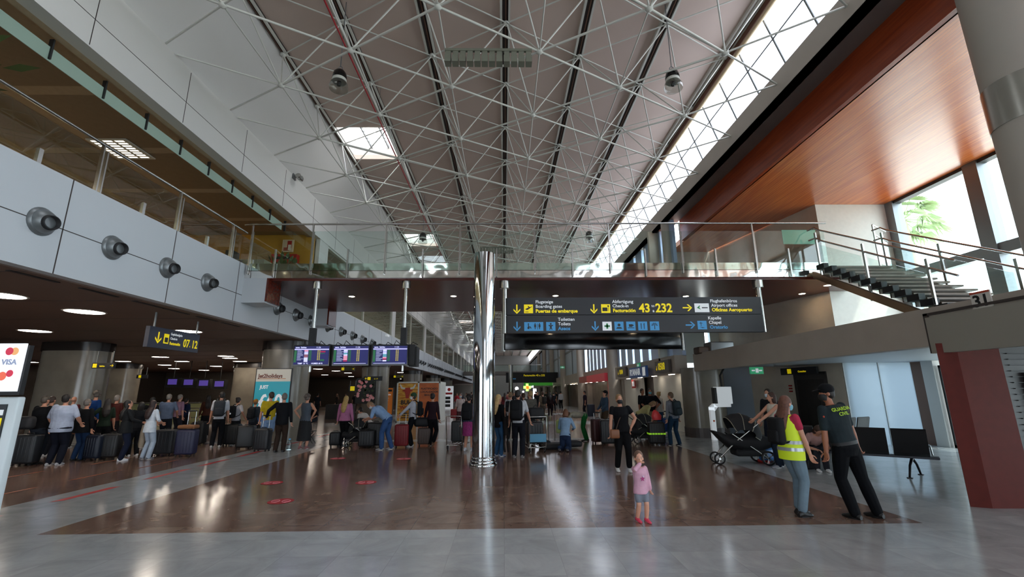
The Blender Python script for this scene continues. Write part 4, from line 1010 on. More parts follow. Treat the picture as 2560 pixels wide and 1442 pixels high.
for s, z in (('PLASTIFICADO', 1.86), ('LOCALIZADOR', 1.68), ('SEGURO', 1.5)): bt(s, Wb*.75, z, .15, bold=.004)
for z in (.5, .38, .26): bt('equipaje protegido', cx, z, .08)
# vending / brochure stand further back
pv = G(1118, 1022)
t = thing('brochure_stand', 'white display stand with red round logo beyond the bull booth', 'stand', pv)
b = MB(); b.box((-.55, 0, 0), (.55, .5, 2.3), WHT); b.build('body', parent=t)
b = MB(); circ(b, .15, 1.95, .17, RED, -.004); b.box((-.2, -.006, 1.45), (.5, 0, 1.65), RED); b.build('logo', parent=t)
b = MB()
for k in range(3): b.box((-.45, -.01, .2+k*.38), (.3, 0, .48+k*.38), DGREY)
b.build('shelf_bays', parent=t)
# boxes: dark counter
# shops side signs on the right
PLQ = mat('sign_brown_grey', '544b45', .45)
def wall_sign(y, z, w, h, label, m=PLQ, txt=None, col=YEL, size=None, x=6.97, bold=.01, tx=-.45, sym=True, tcol=None):
    t = thing('shop_sign', label, 'sign', (x, y, z), R(-90))
    b = MB(); b.box((-w/2, -.1, -h/2), (w/2, 0, h/2), m); b.build('panel', parent=t)
    if sym:
        b = MB(); arrow(b, -w*.38, -h*.1, h*.4, col, 'down', -.1); b.build('arrow', parent=t)
    if txt: text_mesh('lettering', txt, size or h*.6, tcol or col, t, 'LEFT', bold, Matrix.Translation((w*tx, -.105, -h*.25)) @ Matrix.Rotation(R(90), 4, 'X'))
    return t
wall_sign(19.75, 2.72, 1.7, .52, 'grey sign with yellow check-in numbers 05 to 08 beside the glass doors', txt='0508', tx=-.25, size=.42)
wall_sign(26.6, 2.78, 1.9, .5, 'smaller grey sign with yellow numbers above the white shop wall', txt='0104', tx=-.2, size=.36)
t = wall_sign(22.7, 2.60, 2.9, .52, 'blue airline sign reading RYANAIR with a white square', m=mat('airline_blue', '2b4a80', .4, emit=.1), txt='RYANAIR', col=WHT, size=.44, sym=False, x=6.75)
b = MB(); b.box((.9, -.108, -.2), (1.32, -.1, .2), WHT); b.build('white_square', parent=t)
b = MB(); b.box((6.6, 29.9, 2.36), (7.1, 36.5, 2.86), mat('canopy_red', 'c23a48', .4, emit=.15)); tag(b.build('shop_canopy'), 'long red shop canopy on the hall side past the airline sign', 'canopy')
b = MB(); b.box((6.75, 37, 2.4), (7.1, 41, 2.9), mat('canopy_red2', 'b23a46', .4)); tag(b.build('shop_canopy'), 'shorter red shop fascia behind the long red canopy', 'canopy')
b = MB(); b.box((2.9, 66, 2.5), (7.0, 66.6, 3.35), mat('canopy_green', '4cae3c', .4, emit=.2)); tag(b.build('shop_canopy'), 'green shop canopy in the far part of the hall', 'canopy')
t = thing('fire_sign', 'red fire equipment sign on the white shop wall below the small yellow sign', 'sign', (7.45, 26.2, 2.1), R(-90))
b = MB(); b.box((-.32, -.04, -.26), (.32, 0, .22), RED); b.build('panel', parent=t)
b = MB(); b.box((-.2, -.045, -.15), (-.02, -.04, .12), WHT); b.box((.06, -.045, -.15), (.2, -.04, .12), WHT); b.build('symbols', parent=t)
# pharmacy cross
t = thing('pharmacy_sign', 'lit green pharmacy cross with orange centre in the far crowd', 'sign', AY(1318, 968, 52))
gc = emis('cross_glow', 'a6ff6a', 2.2); b = MB(); b.box((-.15, 0, -.42), (.15, .1, .42), gc); b.box((-.42, .005, -.15), (.42, .105, .15), gc); b.build('cross', parent=t)
b = MB(); b.box((-.13, -.02, -.2), (.2, 0, .14), emis('cross_orange', 'ff6a20', 2)); b.build('centre', parent=t)
for q, Y, r_, lab in [((1292, 971), 44, .17, 'glowing white globe lamp in the far hall'), ((1308, 979), 40, .08, 'small bright lamp below the pharmacy cross')]:
    b = MB(); b.ell((0, 0, 0), (r_, r_, r_), emis('globe', 'ffffff', 3), 14); b.tube([(0, 0, r_), (0, 0, r_+1.6)], .01, BLACKM, 5); tag(b.build('hanging_globe_lamp', loc=AY(*q, Y)), lab, 'lamp')
# far bridge with sign
t = thing('far_footbridge', 'second glass footbridge crossing the far end of the hall', 'bridge', (0, 84, 4.7))
b = MB(); b.box((-7.4, 0, 0), (7.1, 4, .6), mat('far_bridge', '77716c', .4)); b.build('deck', parent=t)
b = MB(); b.box((-7.4, 0, .65), (7.1, .05, 1.7), GLASSG); b.build('glass', parent=t)
b = MB(); b.tube([(-7.4, 0, 1.75), (7.1, 0, 1.75)], .05, STEEL, 6); b.build('handrail', parent=t)
t = thing('far_sign', 'black direction sign hung below the far footbridge', 'sign', (4.2, 62, 3.2))
b = MB(); b.box((-3.9, 0, -.35), (3.2, .2, 1.0), BLACKM); b.build('panel', parent=t)
text_mesh('lettering', '↓ Facturación 43 a 232'.replace('↓', ''), .34, YEL, t, 'LEFT', .006, Matrix.Translation((-1.6, -.01, .5)) @ Matrix.Rotation(R(90), 4, 'X'))
text_mesh('lettering', 'Aseos', .3, BLU, t, 'LEFT', .006, Matrix.Translation((-3.3, -.01, .1)) @ Matrix.Rotation(R(90), 4, 'X'))
for (x, y) in ((.9, 58),):
    b = MB(); b.lathe([(.27, 0), (.27, 5)], (0, 0, 0), STEEL, 18); tag(b.build('far_column', loc=(x, y, 0)), 'distant steel column seen just beside the big chrome column', 'column')
# ochre wall furniture
t = thing('fire_cabinet', 'red fire hose cabinet at the foot of the ochre wall', 'cabinet', AY(709, 648, 17.3))
b = MB(); b.box((-.5, 0, -.12), (.5, .25, .22), RED); b.build('body', parent=t); b = MB(); b.box((-.34, -.01, 0), (.24, 0, .12), BLACKM); b.build('window_slot', parent=t)
def fp(t, w, h):
    rect(t, -w/2, 0, w/2, h, mat('picture_cream', 'cbb59a', .5)); rect(t, -.02, h*.3, w*.4, h*.95, RED, 'red_field', -.002); rect(t, -w*.4, h*.05, w*.2, h*.35, mat('picture_rust', 'a04a3a', .5), 'rust_field', -.002); rect(t, w*.05, h*.1, w*.35, h*.6, mat('picture_pale', 'e0d6c4', .5), 'pale_field', -.004)
poster(AY(718, 628, 17.45), .38, .46, 'framed_picture', 'small framed red and cream picture on the ochre wall', fp, 'picture', fr=mat('frame_pale', 'd9c3a0', .5))
def plant(p, label, s=1.0, n=70, seed=1):
    t = thing('potted_plant', label, 'plant', p)
    b = MB(); b.lathe([(.14*s, 0), (.19*s, .3*s)], m=mat('pot_brown', '6a4a34', .6), n=16); b.build('pot', parent=t)
    r = random.Random(seed); b = MB(); lf = mat('plant_leaf', '4a5a2c', .6)
    for k in range(n):
        a = r.uniform(0, 2*PI); el = r.uniform(.2, 1.3); L_ = r.uniform(.3, .8)*s
        d = Vector((math.cos(a)*math.cos(el), math.sin(a)*math.cos(el), math.sin(el))); e = Vector((0, 0, .3*s))+d*L_; sd = Vector((-math.sin(a), math.cos(a), 0))*.06*s
        b.add([e-d*.1*s, e+sd, e+d*.12*s, e-sd], [(0, 1, 2, 3)], lf)
        if k % 6 == 0: b.tube([(0, 0, .28*s), e], .006, lf, 4)
    b.build('foliage', parent=t)
plant(Vector((-8.15, 16.2, 5.36)), 'leafy potted plant on the gallery in front of the ochre wall', 1.25, 110, 4)
plant(Vector((-8.6, 5.3, 5.36)), 'plant with drooping leaves at the very left of the gallery', 2.0, 120, 8)
t = thing('gallery_desk', 'pale desk with small screens on the gallery behind the balustrade corner', 'desk', Vector((AY(622, 650, 14.2).x, 14.2, 5.815)))
b = MB(); b.box((-.6, 0, -.45), (.5, .6, .15), mat('desk_green', '8f9580', .5)); b.build('desk', parent=t)
b = MB(); b.box((-.45, -.02, .0), (-.2, 0, .12), DGREY); b.box((-.62, .1, .15), (-.85, .5, .5), BLACKM); b.build('screens', parent=t)
# check-in desks and monitors at the back of the left hall
ck = mat('counter_green', '8a8c60', .5)
for k, q in enumerate([(-21.6, 0), (-19.3, 0), (-23.9, 0), (-26.2, 0)]):
    t = thing('checkin_counter', 'low green-grey check-in counter at the back of the queue hall', 'counter', (q[0], 28.3+k*.1, 0), 0, 'counters behind the queue')
    b = MB(); b.box((-1, 0, 0), (1, .7, 1.15), ck); b.build('desk', parent=t); b = MB(); b.box((-.9, -.05, 1.15), (.9, .6, 1.2), DGREY); b.build('worktop', parent=t)
pm = emis('monitor_purple', '4a3a8a', .7)
for q in [(428, 956), (468, 957), (506, 959), (545, 961), (105, 950)]:
    p = AY(*q, 28); t = thing('hanging_monitor', 'small violet monitor hanging over the check-in counters', 'monitor', p, 0, 'monitors above check-in counters')
    b = MB(); b.box((-.33, 0, -.28), (.4, .3, .28), BLACKM); b.tube([(0, .15, .28), (0, .15, 3.68-p.z)], .02, BLACKM, 5); b.build('casing', parent=t)
    b = MB(); b.box((-.2, -.01, -.12), (.33, 0, .2), pm); b.build('display', parent=t)
# mezzanine odds
b = MB(); b.rbox((-.5, -.3, 0), (.35, .3, .42), .05, GALV); b.rbox((-.9, -.2, 0), (-.45, .3, .25), .05, mat('brown_box', '4a3a30', .5)); tag(b.build('machine', loc=(7.9, 16.3, 2.99)), 'grey machine parts standing on the mezzanine end', 'machine')
# ================================================================ floor stickers
def strip(x, y0, y1, w, m, label, grp):
    b = MB(); b.add([(-w/2, y0-(y0+y1)/2, .003), (w/2, y0-(y0+y1)/2+.12, .003), (w/2, y1-(y0+y1)/2, .003), (-w/2, y1-(y0+y1)/2-.12, .003)], [(0, 1, 2, 3)], m)
    tag(b.build('floor_tape', loc=(x, (y0+y1)/2, 0)), label, 'floor tape', grp)
for y0, y1 in [(6.2, 7.3), (8.1, 9.4), (10.05, 11.4), (11.75, 12.95), (13.35, 14.8), (16, 17.2), (19, 20.4), (22, 23.5)]: strip(-7.4, y0, y1, .14, REDSTK, 'red distance strip stuck on the pale marble lane', 'red strips on the pale lane')
for x, y0, y1 in [(-8.93, 8.7, 9.4), (-8.93, 10.05, 11.35), (-10.65, 10.3, 11.3), (-8.7, 11.5, 12.9), (-10.4, 12.2, 13.5)]: strip(x, y0, y1, .05, ORSTK, 'thin orange tape line on the dark marble by the queue', 'orange tape lines by the queue')
for q in [(680, 1207), (915, 1206), (702, 1253), (1010, 1147), (845, 1146)]:
    p = G(*q); t = thing('footprint_sticker', 'round red floor sticker with two outlined circles on the dark marble', 'floor sticker', (p.x, p.y, 0), 0, 'round red floor stickers')
    b = MB(); b.add([(.2*math.cos(2*PI*i/24), .2*math.sin(2*PI*i/24), .003) for i in range(24)], [tuple(range(24))], REDSTK); b.build('disc', parent=t)
    b = MB()
    for s in (-1, 1): b.tube([(s*.085+.06*math.cos(2*PI*i/14), .08*math.sin(2*PI*i/14), .004) for i in range(15)], .006, PINKLN, 4)
    b.build('outline', parent=t)
# ================================================================ people
SKIN = mat('skin_light', 'c08a70', .5); SKIN2 = mat('skin_tan', '9a6248', .5)
def remesh(name, mb, vox, sm, m, parent=None, iters=3, fac=.5):
    me = bpy.data.meshes.new('tmp'); me.from_pydata(mb.v, [], mb.f); me.update()
    import bmesh
    bm = bmesh.new(); bm.from_mesh(me); bmesh.ops.remove_doubles(bm, verts=bm.verts, dist=1e-5); bm.to_mesh(me); bm.free()
    o = bpy.data.objects.new('tmp', me); COL.objects.link(o)
    r = o.modifiers.new('r', 'REMESH'); r.mode = 'VOXEL'; r.voxel_size = vox; r.use_smooth_shade = True
    if iters: s = o.modifiers.new('s', 'SMOOTH'); s.factor = fac; s.iterations = iters
    dg = bpy.context.evaluated_depsgraph_get()
    out = bpy.data.meshes.new_from_object(o.evaluated_get(dg))
    bpy.data.objects.remove(o); bpy.data.meshes.remove(me)
    out.materials.clear(); out.materials.append(m)
    for p in out.polygons: p.use_smooth = True
    return out
def link(name, me, parent=None):
    o = bpy.data.objects.new(name, me); COL.objects.link(o)
    if parent is not None: o.parent = parent
    return o
def merge(me, mb):   # add loose islands (fingers) to an evaluated mesh
    import bmesh
    bm = bmesh.new(); bm.from_mesh(me)
    vs = [bm.verts.new(v) for v in mb.v]
    for f in mb.f:
        try: fc = bm.faces.new([vs[i] for i in f]); fc.smooth = True
        except ValueError: pass
    bm.to_mesh(me); bm.free()
def ik(a, b, l1, l2, pole):
    d = b-a; L = d.length
    if L > (l1+l2)*.999: b = a+d*((l1+l2)*.999/L); d = b-a; L = d.length
    L = max(L, abs(l1-l2)+.02)
    x = (l1*l1-l2*l2+L*L)/(2*L); h = math.sqrt(max(0, l1*l1-x*x)); u = d.normalized()
    p = pole-u*pole.dot(u); p = p.normalized() if p.length > 1e-5 else Vector((0, 1, 0))
    return a+u*x+p*h, b
def V3(*a): return Vector(a)
def person(label, pos, face, h=1.7, w=1.0, fem=False, lean=0, side=0, look=(0, 0), crouch=0,
           handL=None, handR=None, elL=None, elR=None, footL=None, footR=None, kneeL=None, kneeR=None,
           top='444444', sleeve=.5, hem=.86, bottom='1c1c22', leg=1.0, skirt=None, shoes='dddddd', hair='2a1c14', hairstyle='short',
           mask=None, cap=None, skin=SKIN, vox=.013, group=None, curl=.5, kid=False, eyes=False, collar=0, toprough=.8, hemcut=None, bald=False):
    s = h/1.75; rt = thing('person', label, 'person', (pos[0], pos[1], 0), face, group)
    S = Matrix.Scale(s, 4)
    hip = (.92 if not kid else .80)-crouch; l1_, l2_ = (.44, .43) if not kid else (.385, .365); f = 1.0 if not fem else .92
    hs = 1.5 if kid else 1.0    # bigger head for a child
    # upper body frame
    U_ = Matrix.Translation((0, 0, hip)) @ Matrix.Rotation(-R(lean), 4, 'X') @ Matrix.Rotation(R(side), 4, 'Y')
    def up(x, y, z): return U_ @ Vector((x, y, z-.92))
    def uv(x, y, z): return U_.to_3x3() @ Vector((x, y, z))
    sh = .175*f*(.88 if kid else 1)*min(w, 1.15)
    shl, shr = up(-sh, 0, 1.42), up(sh, 0, 1.42)
    HL = V3(*handL) if handL else V3(-.26*max(1, w*.96), .04, .80-(.1 if kid else 0)); HR = V3(*handR) if handR else V3(.26*max(1, w*.96), .04, .80)
    # hands given in body frame of the whole figure when standing; 'u' frame if a 4th value is present
    if handL and len(handL) > 3: HL = up(*handL[:3])
    if handR and len(handR) > 3: HR = up(*handR[:3])
    eL, HL = ik(shl, HL, .29, .27, V3(*(elL or (-.5, -.6, -.2)))); eR, HR = ik(shr, HR, .29, .27, V3(*(elR or (.5, -.6, -.2))))
    hpl, hpr = V3(-.085*f, 0, hip), V3(.085*f, 0, hip)
    FL = V3(*footL) if footL else V3(-.11, 0, .075); FR = V3(*footR) if footR else V3(.11, .0, .075)
    kL, FL = ik(hpl, FL, l1_, l2_, V3(*(kneeL or (0, 1, 0)))); kR, FR = ik(hpr, FR, l1_, l2_, V3(*(kneeR or (0, 1, 0))))
    A3 = U_.to_3x3()
    def torso(mb, grow=0, z0=.84, z1=1.47, flat=True):
        if fem: prof = [(.80, .155, .11), (.88, .172, .122), (.96, .16, .115), (1.06, .13, .10), (1.16, .138, .105), (1.27, .155, .125), (1.36, .165, .112), (1.42, .165, .085), (1.46, .10, .065)]
        else: prof = [(.80, .15, .11), (.88, .165, .118), (.96, .16, .115), (1.06, .152, .11), (1.16, .165, .115), (1.27, .185, .125), (1.36, .20, .118), (1.42, .19, .09), (1.46, .11, .065)]
        if kid: prof = [(z, rx*(.92 if z > 1.2 else 1.0), ry*1.15) for z, rx, ry in prof]
        rg = []
        for z, rx, ry in prof:
            if z < z0-.05 or z > z1+.01: continue
            ww = w if z < 1.3 else (w+1)/2
            if grow == 0 and z < 1.25: rx -= .018; ry -= .016
            if grow == 0 and z < 1: rx -= .014; ry -= .012
            if grow == 0 and z < .87: continue
            rg.append((up(0, .0+(.03*(w-1) if z < 1.3 else 0), z), A3 @ Vector((rx*ww+grow, 0, 0)), A3 @ Vector((0, ry*(1+(w-1)*1.3)+grow, 0))))
        mb.loft(rg, n=16)
    def limb(mb, a, k, b, r, grow=0, frac=1.0):
        pts = [a, a.lerp(k, .5), k, k.lerp(b, .4), b]; rr = [r[0], r[0]*.95, r[1], r[1]*1.04, r[2]]
        # cut at frac (0..1 of the length, half at the joint)
        n_ = 2+ (0 if frac <= .5 else (1 if frac < .75 else 2))
        if frac <= .5: P_ = [a, a.lerp(k, .5), a.lerp(k, frac*2)]; rr = rr[:2]+[r[0]+(r[1]-r[0])*frac*2]
        elif frac >= 1: P_ = pts
        else: P_ = [a, a.lerp(k, .5), k, k.lerp(b, (frac-.5)*2)]; rr = rr[:3]+[r[1]+(r[2]-r[1])*(frac-.5)*2]
        mb.tube([tuple(p) for p in P_], [q+grow for q in rr], n=10, round_=True)
    ar = (.047*w**.6, .038*w**.5, .026) if not kid else (.05, .042, .034)
    lr = (.085*w**.7, .056*w**.5, .038) if not kid else (.085, .062, .05)
    # --- body
    b = MB(); torso(b)
    neck = up(0, .005, 1.44); hd = up(0, .02, 1.44)
    Hm = U_ @ Matrix.Translation((0, .015, 1.50-.92)) @ Matrix.Rotation(R(look[0]), 4, 'Z') @ Matrix.Rotation(-R(look[1]), 4, 'X') @ (U_.to_3x3().to_4x4().inverted() if False else Matrix()) @ Matrix.Scale(hs, 4)
    b.tube([tuple(neck), tuple(Hm @ V3(0, .0, .05))], [.052, .048], n=10, round_=True)
    HT = Hm
    b.ell((0, .0, .145), (.072, .09, .098), T=HT, n=14, k=10); b.ell((0, .025, .07), (.052, .062, .062), T=HT, n=12)
    b.ell((0, .088, .105), (.011, .02, .018), T=HT, n=8)
    for q in (-1, 1): b.ell((q*.074, .0, .11), (.012, .02, .03), T=HT, n=8)
    limb(b, shl, eL, HL, ar); limb(b, shr, eR, HR, ar); limb(b, hpl, kL, FL, lr); limb(b, hpr, kR, FR, lr)
    fg_ = MB()
    for sd, e_, H_, in ((-1, eL, HL), (1, eR, HR)):
        d = (H_-e_).normalized(); side_ = V3(0, 1, 0)-d*d.y; 
        if side_.length < .2: side_ = V3(0, 0, 1)-d*d.z
        side_.normalize(); nrm = d.cross(side_)*(-sd)     # palm normal towards the body
        # palm
        b.loft([(H_-d*.02, side_*.026, nrm*.018), (H_+d*.03, side_*.038, nrm*.016), (H_+d*.075, side_*.042, nrm*.013), (H_+d*.088, side_*.038, nrm*.010)], n=10)
        for q, (off_, L_) in enumerate(((.030, .07), (.0105, .078), (-.0095, .073), (-.029, .056))):
            p0 = H_+d*.07+side_*off_; c = curl*(1+.12*q)
            d1 = (d*math.cos(c*.6)-nrm*math.sin(c*.6)); d2 = (d*math.cos(c*1.5)-nrm*math.sin(c*1.5)); d3 = (d*math.cos(c*2.3)-nrm*math.sin(c*2.3))
            p1 = p0+d1*(L_*.45+.012); p2 = p1+d2*L_*.32; p3 = p2+d3*L_*.25
            fg_.tube([tuple(p0), tuple(p1), tuple(p2), tuple(p3)], [.0088, .0085, .0078, .0068], n=7, round_=True)
        t0 = H_+d*.015+side_*.025; t1 = t0+(side_*.7+d*.7-nrm*.25).normalized()*.045; t2 = t1+(side_*.15+d*.9-nrm*.4).normalized()*.032
        fg_.tube([tuple(t0), tuple(t1), tuple(t2)], [.0115, .0098, .008], n=7, round_=True)
    b.v = [tuple(S @ Vector(v)) for v in b.v]; fg_.v = [tuple(S @ Vector(v)) for v in fg_.v]
    me = remesh('body', b, vox, 0, skin, iters=3); merge(me, fg_); link('body', me, rt)
    # --- clothes
    def garment(name, fn, m, v=vox, iters=3):
        g_ = MB(); fn(g_); g_.v = [tuple(S @ Vector(q)) for q in g_.v]
        return link(name, remesh(name, g_, max(v, .011), 0, m, iters=iters), rt)
    tm = top if not isinstance(top, str) else mat('cloth_'+top, top, toprough, noise=.12, nscale=9, bump=.25, bscale=14, spec=.15)
    def shirt(g_):
        torso(g_, .014, z0=hem)
        if hem < .8 or kid: 
            g_.loft([(up(0, 0, hem), A3 @ V3(.205*w, 0, 0), A3 @ V3(0, .165*w, 0)), (up(0, 0, .9), A3 @ V3(.20*w, 0, 0), A3 @ V3(0, .155*w, 0)), (up(0, 0, 1.1), A3 @ V3(.17*w, 0, 0), A3 @ V3(0, .135*w, 0))], n=16)
        if sleeve > 0:
            gs = .014 if not kid else .024; limb(g_, shl, eL, HL, ar, gs, sleeve); limb(g_, shr, eR, HR, ar, gs, sleeve)
        else:
            for q in (-1, 1): g_.tube([tuple(up(q*sh*.75, 0, 1.43)), tuple(up(q*sh*.9, 0, 1.40))], [.05, .05], n=8, round_=True)
        if collar: g_.tube([tuple(up(0, 0, 1.44)), tuple(up(0, .01, 1.44+collar))], [.075, .066], n=12)
    garment('shirt', shirt, tm)
    if bottom:
        bm_ = bottom if not isinstance(bottom, str) else mat('cloth_'+bottom, bottom, .85, noise=.1, nscale=9, bump=.2, bscale=14, spec=.15)
        def trous(g_):
            g_.loft([(V3(0, 0, hip-.13), V3(.13*w, 0, 0), V3(0, .10*w, 0)), (V3(0, 0, hip-.02), V3(.178*w*f, 0, 0), V3(0, .13*w, 0)), (up(0, 0, .94), A3 @ V3(.166*w*f, 0, 0), A3 @ V3(0, .118*w, 0)), (up(0, 0, 1.02), A3 @ V3(.15*w*f, 0, 0), A3 @ V3(0, .105*w, 0))], n=16)
            gr = .013 if leg >= .6 else (.028 if not kid else .018)
            limb(g_, hpl, kL, FL, (lr[0]+.004, lr[1]+.006, lr[2]+.016), gr, leg); limb(g_, hpr, kR, FR, (lr[0]+.004, lr[1]+.006, lr[2]+.016), gr, leg)
        garment('trousers' if leg > .6 else 'shorts', trous, bm_)
    if skirt:
        L_, c_, fl_ = skirt; mk = mat('cloth_'+c_, c_, .8, noise=.25, nscale=22)
        garment('skirt', lambda g_: g_.loft([(V3(0, .01, hip-L_), V3(.17*w+fl_, 0, 0), V3(0, .14*w+fl_, 0)), (V3(0, 0, hip-.06), V3(.185*w, 0, 0), V3(0, .14*w, 0)), (V3(0, 0, hip+.1), V3(.15*w, 0, 0), V3(0, .115*w, 0))], n=18), mk)
    sm_ = mat('shoe_'+shoes, shoes, .5); so_ = mat('sole_white' if shoes not in ('151515', '1a1a1a') else 'sole_dark', 'd8d8d4' if shoes not in ('151515', '1a1a1a') else '18181a', .6)
    for F_, k_ in ((FL, kL), (FR, kR)):
        fz = F_.z-.075; tilt = 0
        fd = V3(0, 1, 0); 
        if F_.z > .12: # heel lifted or kneeling: toe points down along shank
            sh_ = (F_-k_).normalized(); fd = (V3(0, 1, 0)*.5+sh_*.8).normalized() if kneeL is None else (sh_+V3(0, 0, -.6)).normalized()
        upv = V3(0, 0, 1)-fd*fd.z
        upv = upv.normalized() if upv.length > .1 else V3(0, -1, 0)
        sx_ = fd.cross(upv)
        base = F_-upv*.045
        g_ = MB(); k2 = 1.25 if kid else 1
        g_.loft([(base-fd*.075*k2-upv*.0, sx_*.026*k2, upv*.026), (base-fd*.05*k2+upv*.01, sx_*.036*k2, upv*.04), (base+fd*.0+upv*.022, sx_*.040*k2, upv*.055), (base+fd*.06*k2+upv*.0, sx_*.044*k2, upv*.038), (base+fd*.12*k2-upv*.008, sx_*.046*k2, upv*.026), (base+fd*.165*k2-upv*.012, sx_*.036*k2, upv*.018), (base+fd*.185*k2-upv*.014, sx_*.015, upv*.008)], n=12)
        g_.tube([tuple(base+upv*.02), tuple(base+upv*.075)], [.045*k2, .043*k2], n=10)
        g_.v = [tuple(S @ Vector(q)) for q in g_.v]; o_ = g_.build('shoe', sm_, rt)
        g2 = MB(); g2.loft([(base-upv*.030, sx_*.036*k2, fd*.10*k2), (base-upv*.014, sx_*.038*k2, fd*.105*k2)], n=14)
        g2.v = [tuple(S @ (Vector(q)+fd*.045*k2)) for q in g2.v]; g2.build('sole', so_, o_)
    # --- hair, mask, cap
    hm = mat('hair_'+hair, hair, .6, noise=.25, nscale=40)
    def hshape(g_):
        if bald:
            g_.ell((0, -.03, .12), (.078, .072, .05), T=HT, n=12); return
        g_.ell((0, -.014, .158), (.083, .096, .100), T=HT, n=14, k=10)
        g_.ell((0, -.035, .11), (.079, .07, .07), T=HT, n=12)
        if hairstyle == 'long':
            g_.loft([(HT @ V3(0, -.04, .16), HT.to_3x3() @ V3(.085, 0, 0), HT.to_3x3() @ V3(0, .07, 0)), (HT @ V3(0, -.06, .05), HT.to_3x3() @ V3(.092, 0, 0), HT.to_3x3() @ V3(0, .06, 0)), (up(0, -.11, 1.40), A3 @ V3(.115, 0, 0), A3 @ V3(0, .075, 0)), (up(0, -.14, 1.27), A3 @ V3(.10, 0, 0), A3 @ V3(0, .06, 0)), (up(0, -.15, 1.17), A3 @ V3(.05, 0, 0), A3 @ V3(0, .03, 0))], n=12)
        if hairstyle == 'bob': g_.loft([(HT @ V3(0, -.03, .16), HT.to_3x3() @ V3(.09, 0, 0), HT.to_3x3() @ V3(0, .085, 0)), (HT @ V3(0, -.045, .04), HT.to_3x3() @ V3(.10, 0, 0), HT.to_3x3() @ V3(0, .075, 0)), (HT @ V3(0, -.05, -.02), HT.to_3x3() @ V3(.085, 0, 0), HT.to_3x3() @ V3(0, .06, 0))], n=12)
        if hairstyle == 'bun': g_.ell((0, -.10, .22), (.04, .04, .038), T=HT, n=10)
        if hairstyle == 'curly':
            r_ = random.Random(int(pos[0]*100))
            for q in range(26):
                a, e2 = r_.uniform(0, 2*PI), r_.uniform(-.2, 1.4); c2 = V3(math.cos(a)*math.cos(e2)*.085, math.sin(a)*math.cos(e2)*.085-.03, .17+math.sin(e2)*.085)
                if c2.y > .055 and c2.z < .2: continue
                g_.ell(tuple(c2), (.03, .03, .03), T=HT, n=6, k=5)
        if hairstyle == 'ponytail': g_.tube([tuple(HT @ V3(0, -.09, .17)), tuple(HT @ V3(0, -.15, .12)), tuple(HT @ V3(0, -.14, .0))], [.03, .035, .015], n=8, round_=True)
    # uncover the face: hair shell is cut in front
    g_ = MB(); hshape(g_); g_.v = [tuple(S @ Vector(q)) for q in g_.v]
    hme = remesh('hair', g_, min(vox, .011), 0, hm, iters=2); link('hair', hme, rt)
    if mask:
        mk = mat('mask_'+mask, mask, .7); g_ = MB()
        g_.loft([(HT @ V3(0, .045, .025), HT.to_3x3() @ V3(.045, 0, 0), HT.to_3x3() @ V3(0, .04, 0)), (HT @ V3(0, .05, .05), HT.to_3x3() @ V3(.058, 0, 0), HT.to_3x3() @ V3(0, .052, 0)), (HT @ V3(0, .048, .085), HT.to_3x3() @ V3(.064, 0, 0), HT.to_3x3() @ V3(0, .062, 0)), (HT @ V3(0, .05, .112), HT.to_3x3() @ V3(.055, 0, 0), HT.to_3x3() @ V3(0, .052, 0))], n=16)
        g_.tube([tuple(HT @ V3(-.06, .04, .09)), tuple(HT @ V3(-.079, .0, .115))], .003, n=5); g_.tube([tuple(HT @ V3(.06, .04, .09)), tuple(HT @ V3(.079, .0, .115))], .003, n=5)
        g_.v = [tuple(S @ Vector(q)) for q in g_.v]; g_.build('face_mask', mk, rt)
    if cap:
        mk = mat('cap_'+cap, cap, .8, spec=.15); g_ = MB()
        g_.ell((0, -.008, .175), (.092, .105, .09), T=HT, n=16, k=8)
        g_.loft([(HT @ V3(0, .06, .182), HT.to_3x3() @ V3(.075, 0, 0), HT.to_3x3() @ V3(0, .005, .008)), (HT @ V3(0, .15, .165), HT.to_3x3() @ V3(.055, 0, 0), HT.to_3x3() @ V3(0, .002, .005)), (HT @ V3(0, .175, .158), HT.to_3x3() @ V3(.03, 0, 0), HT.to_3x3() @ V3(0, .002, .004))], n=14)
        g_.v = [tuple(S @ Vector(q)) for q in g_.v]; g_.build('cap', mk, rt)
    if eyes:
        for q in (-1, 1):
            g_ = MB(); g_.ell((q*.03, .0785, .127), (.0125, .008, .0075), T=HT, n=10, k=6); g_.v = [tuple(S @ Vector(v)) for v in g_.v]; e_ = g_.build('eye', mat('eye_white', 'd8d4cc', .3), rt)
            g_ = MB(); g_.ell((q*.03, .0845, .127), (.0065, .004, .0065), T=HT, n=8, k=5); g_.v = [tuple(S @ Vector(v)) for v in g_.v]; g_.build('iris', mat('iris', '1c120c', .2), e_)
            g_ = MB(); g_.tube([tuple(HT @ V3(q*.016, .088, .147)), tuple(HT @ V3(q*.032, .087, .151)), tuple(HT @ V3(q*.045, .078, .146))], .0032, n=5); g_.v = [tuple(S @ Vector(v)) for v in g_.v]; g_.build('eyebrow', hm, rt)
        if not mask:
            g_ = MB(); g_.ell((0, .084, .063), (.02, .007, .006), T=HT, n=10, k=5); g_.v = [tuple(S @ Vector(v)) for v in g_.v]; g_.build('lips', mat('lips', 'a0524c', .5), rt)
    W_ = Matrix.Translation((pos[0], pos[1], 0)) @ Matrix.Rotation(face, 4, 'Z') @ S
    info = dict(U=U_, up=lambda x, y, z: W_ @ up(x, y, z), W=W_, HL=W_ @ HL, HR=W_ @ HR, s=s, rt=rt, face=face, w=w, shl=shl, shr=shr, HT=HT, A3=A3, S=S, upl=up)
    return info
def FACE(dx, dy): return math.atan2(dy, dx)-PI/2      # facing direction in world xy
AWAY, TOWARD, LEFT, RIGHT = 0.0, PI, PI/2, -PI/2
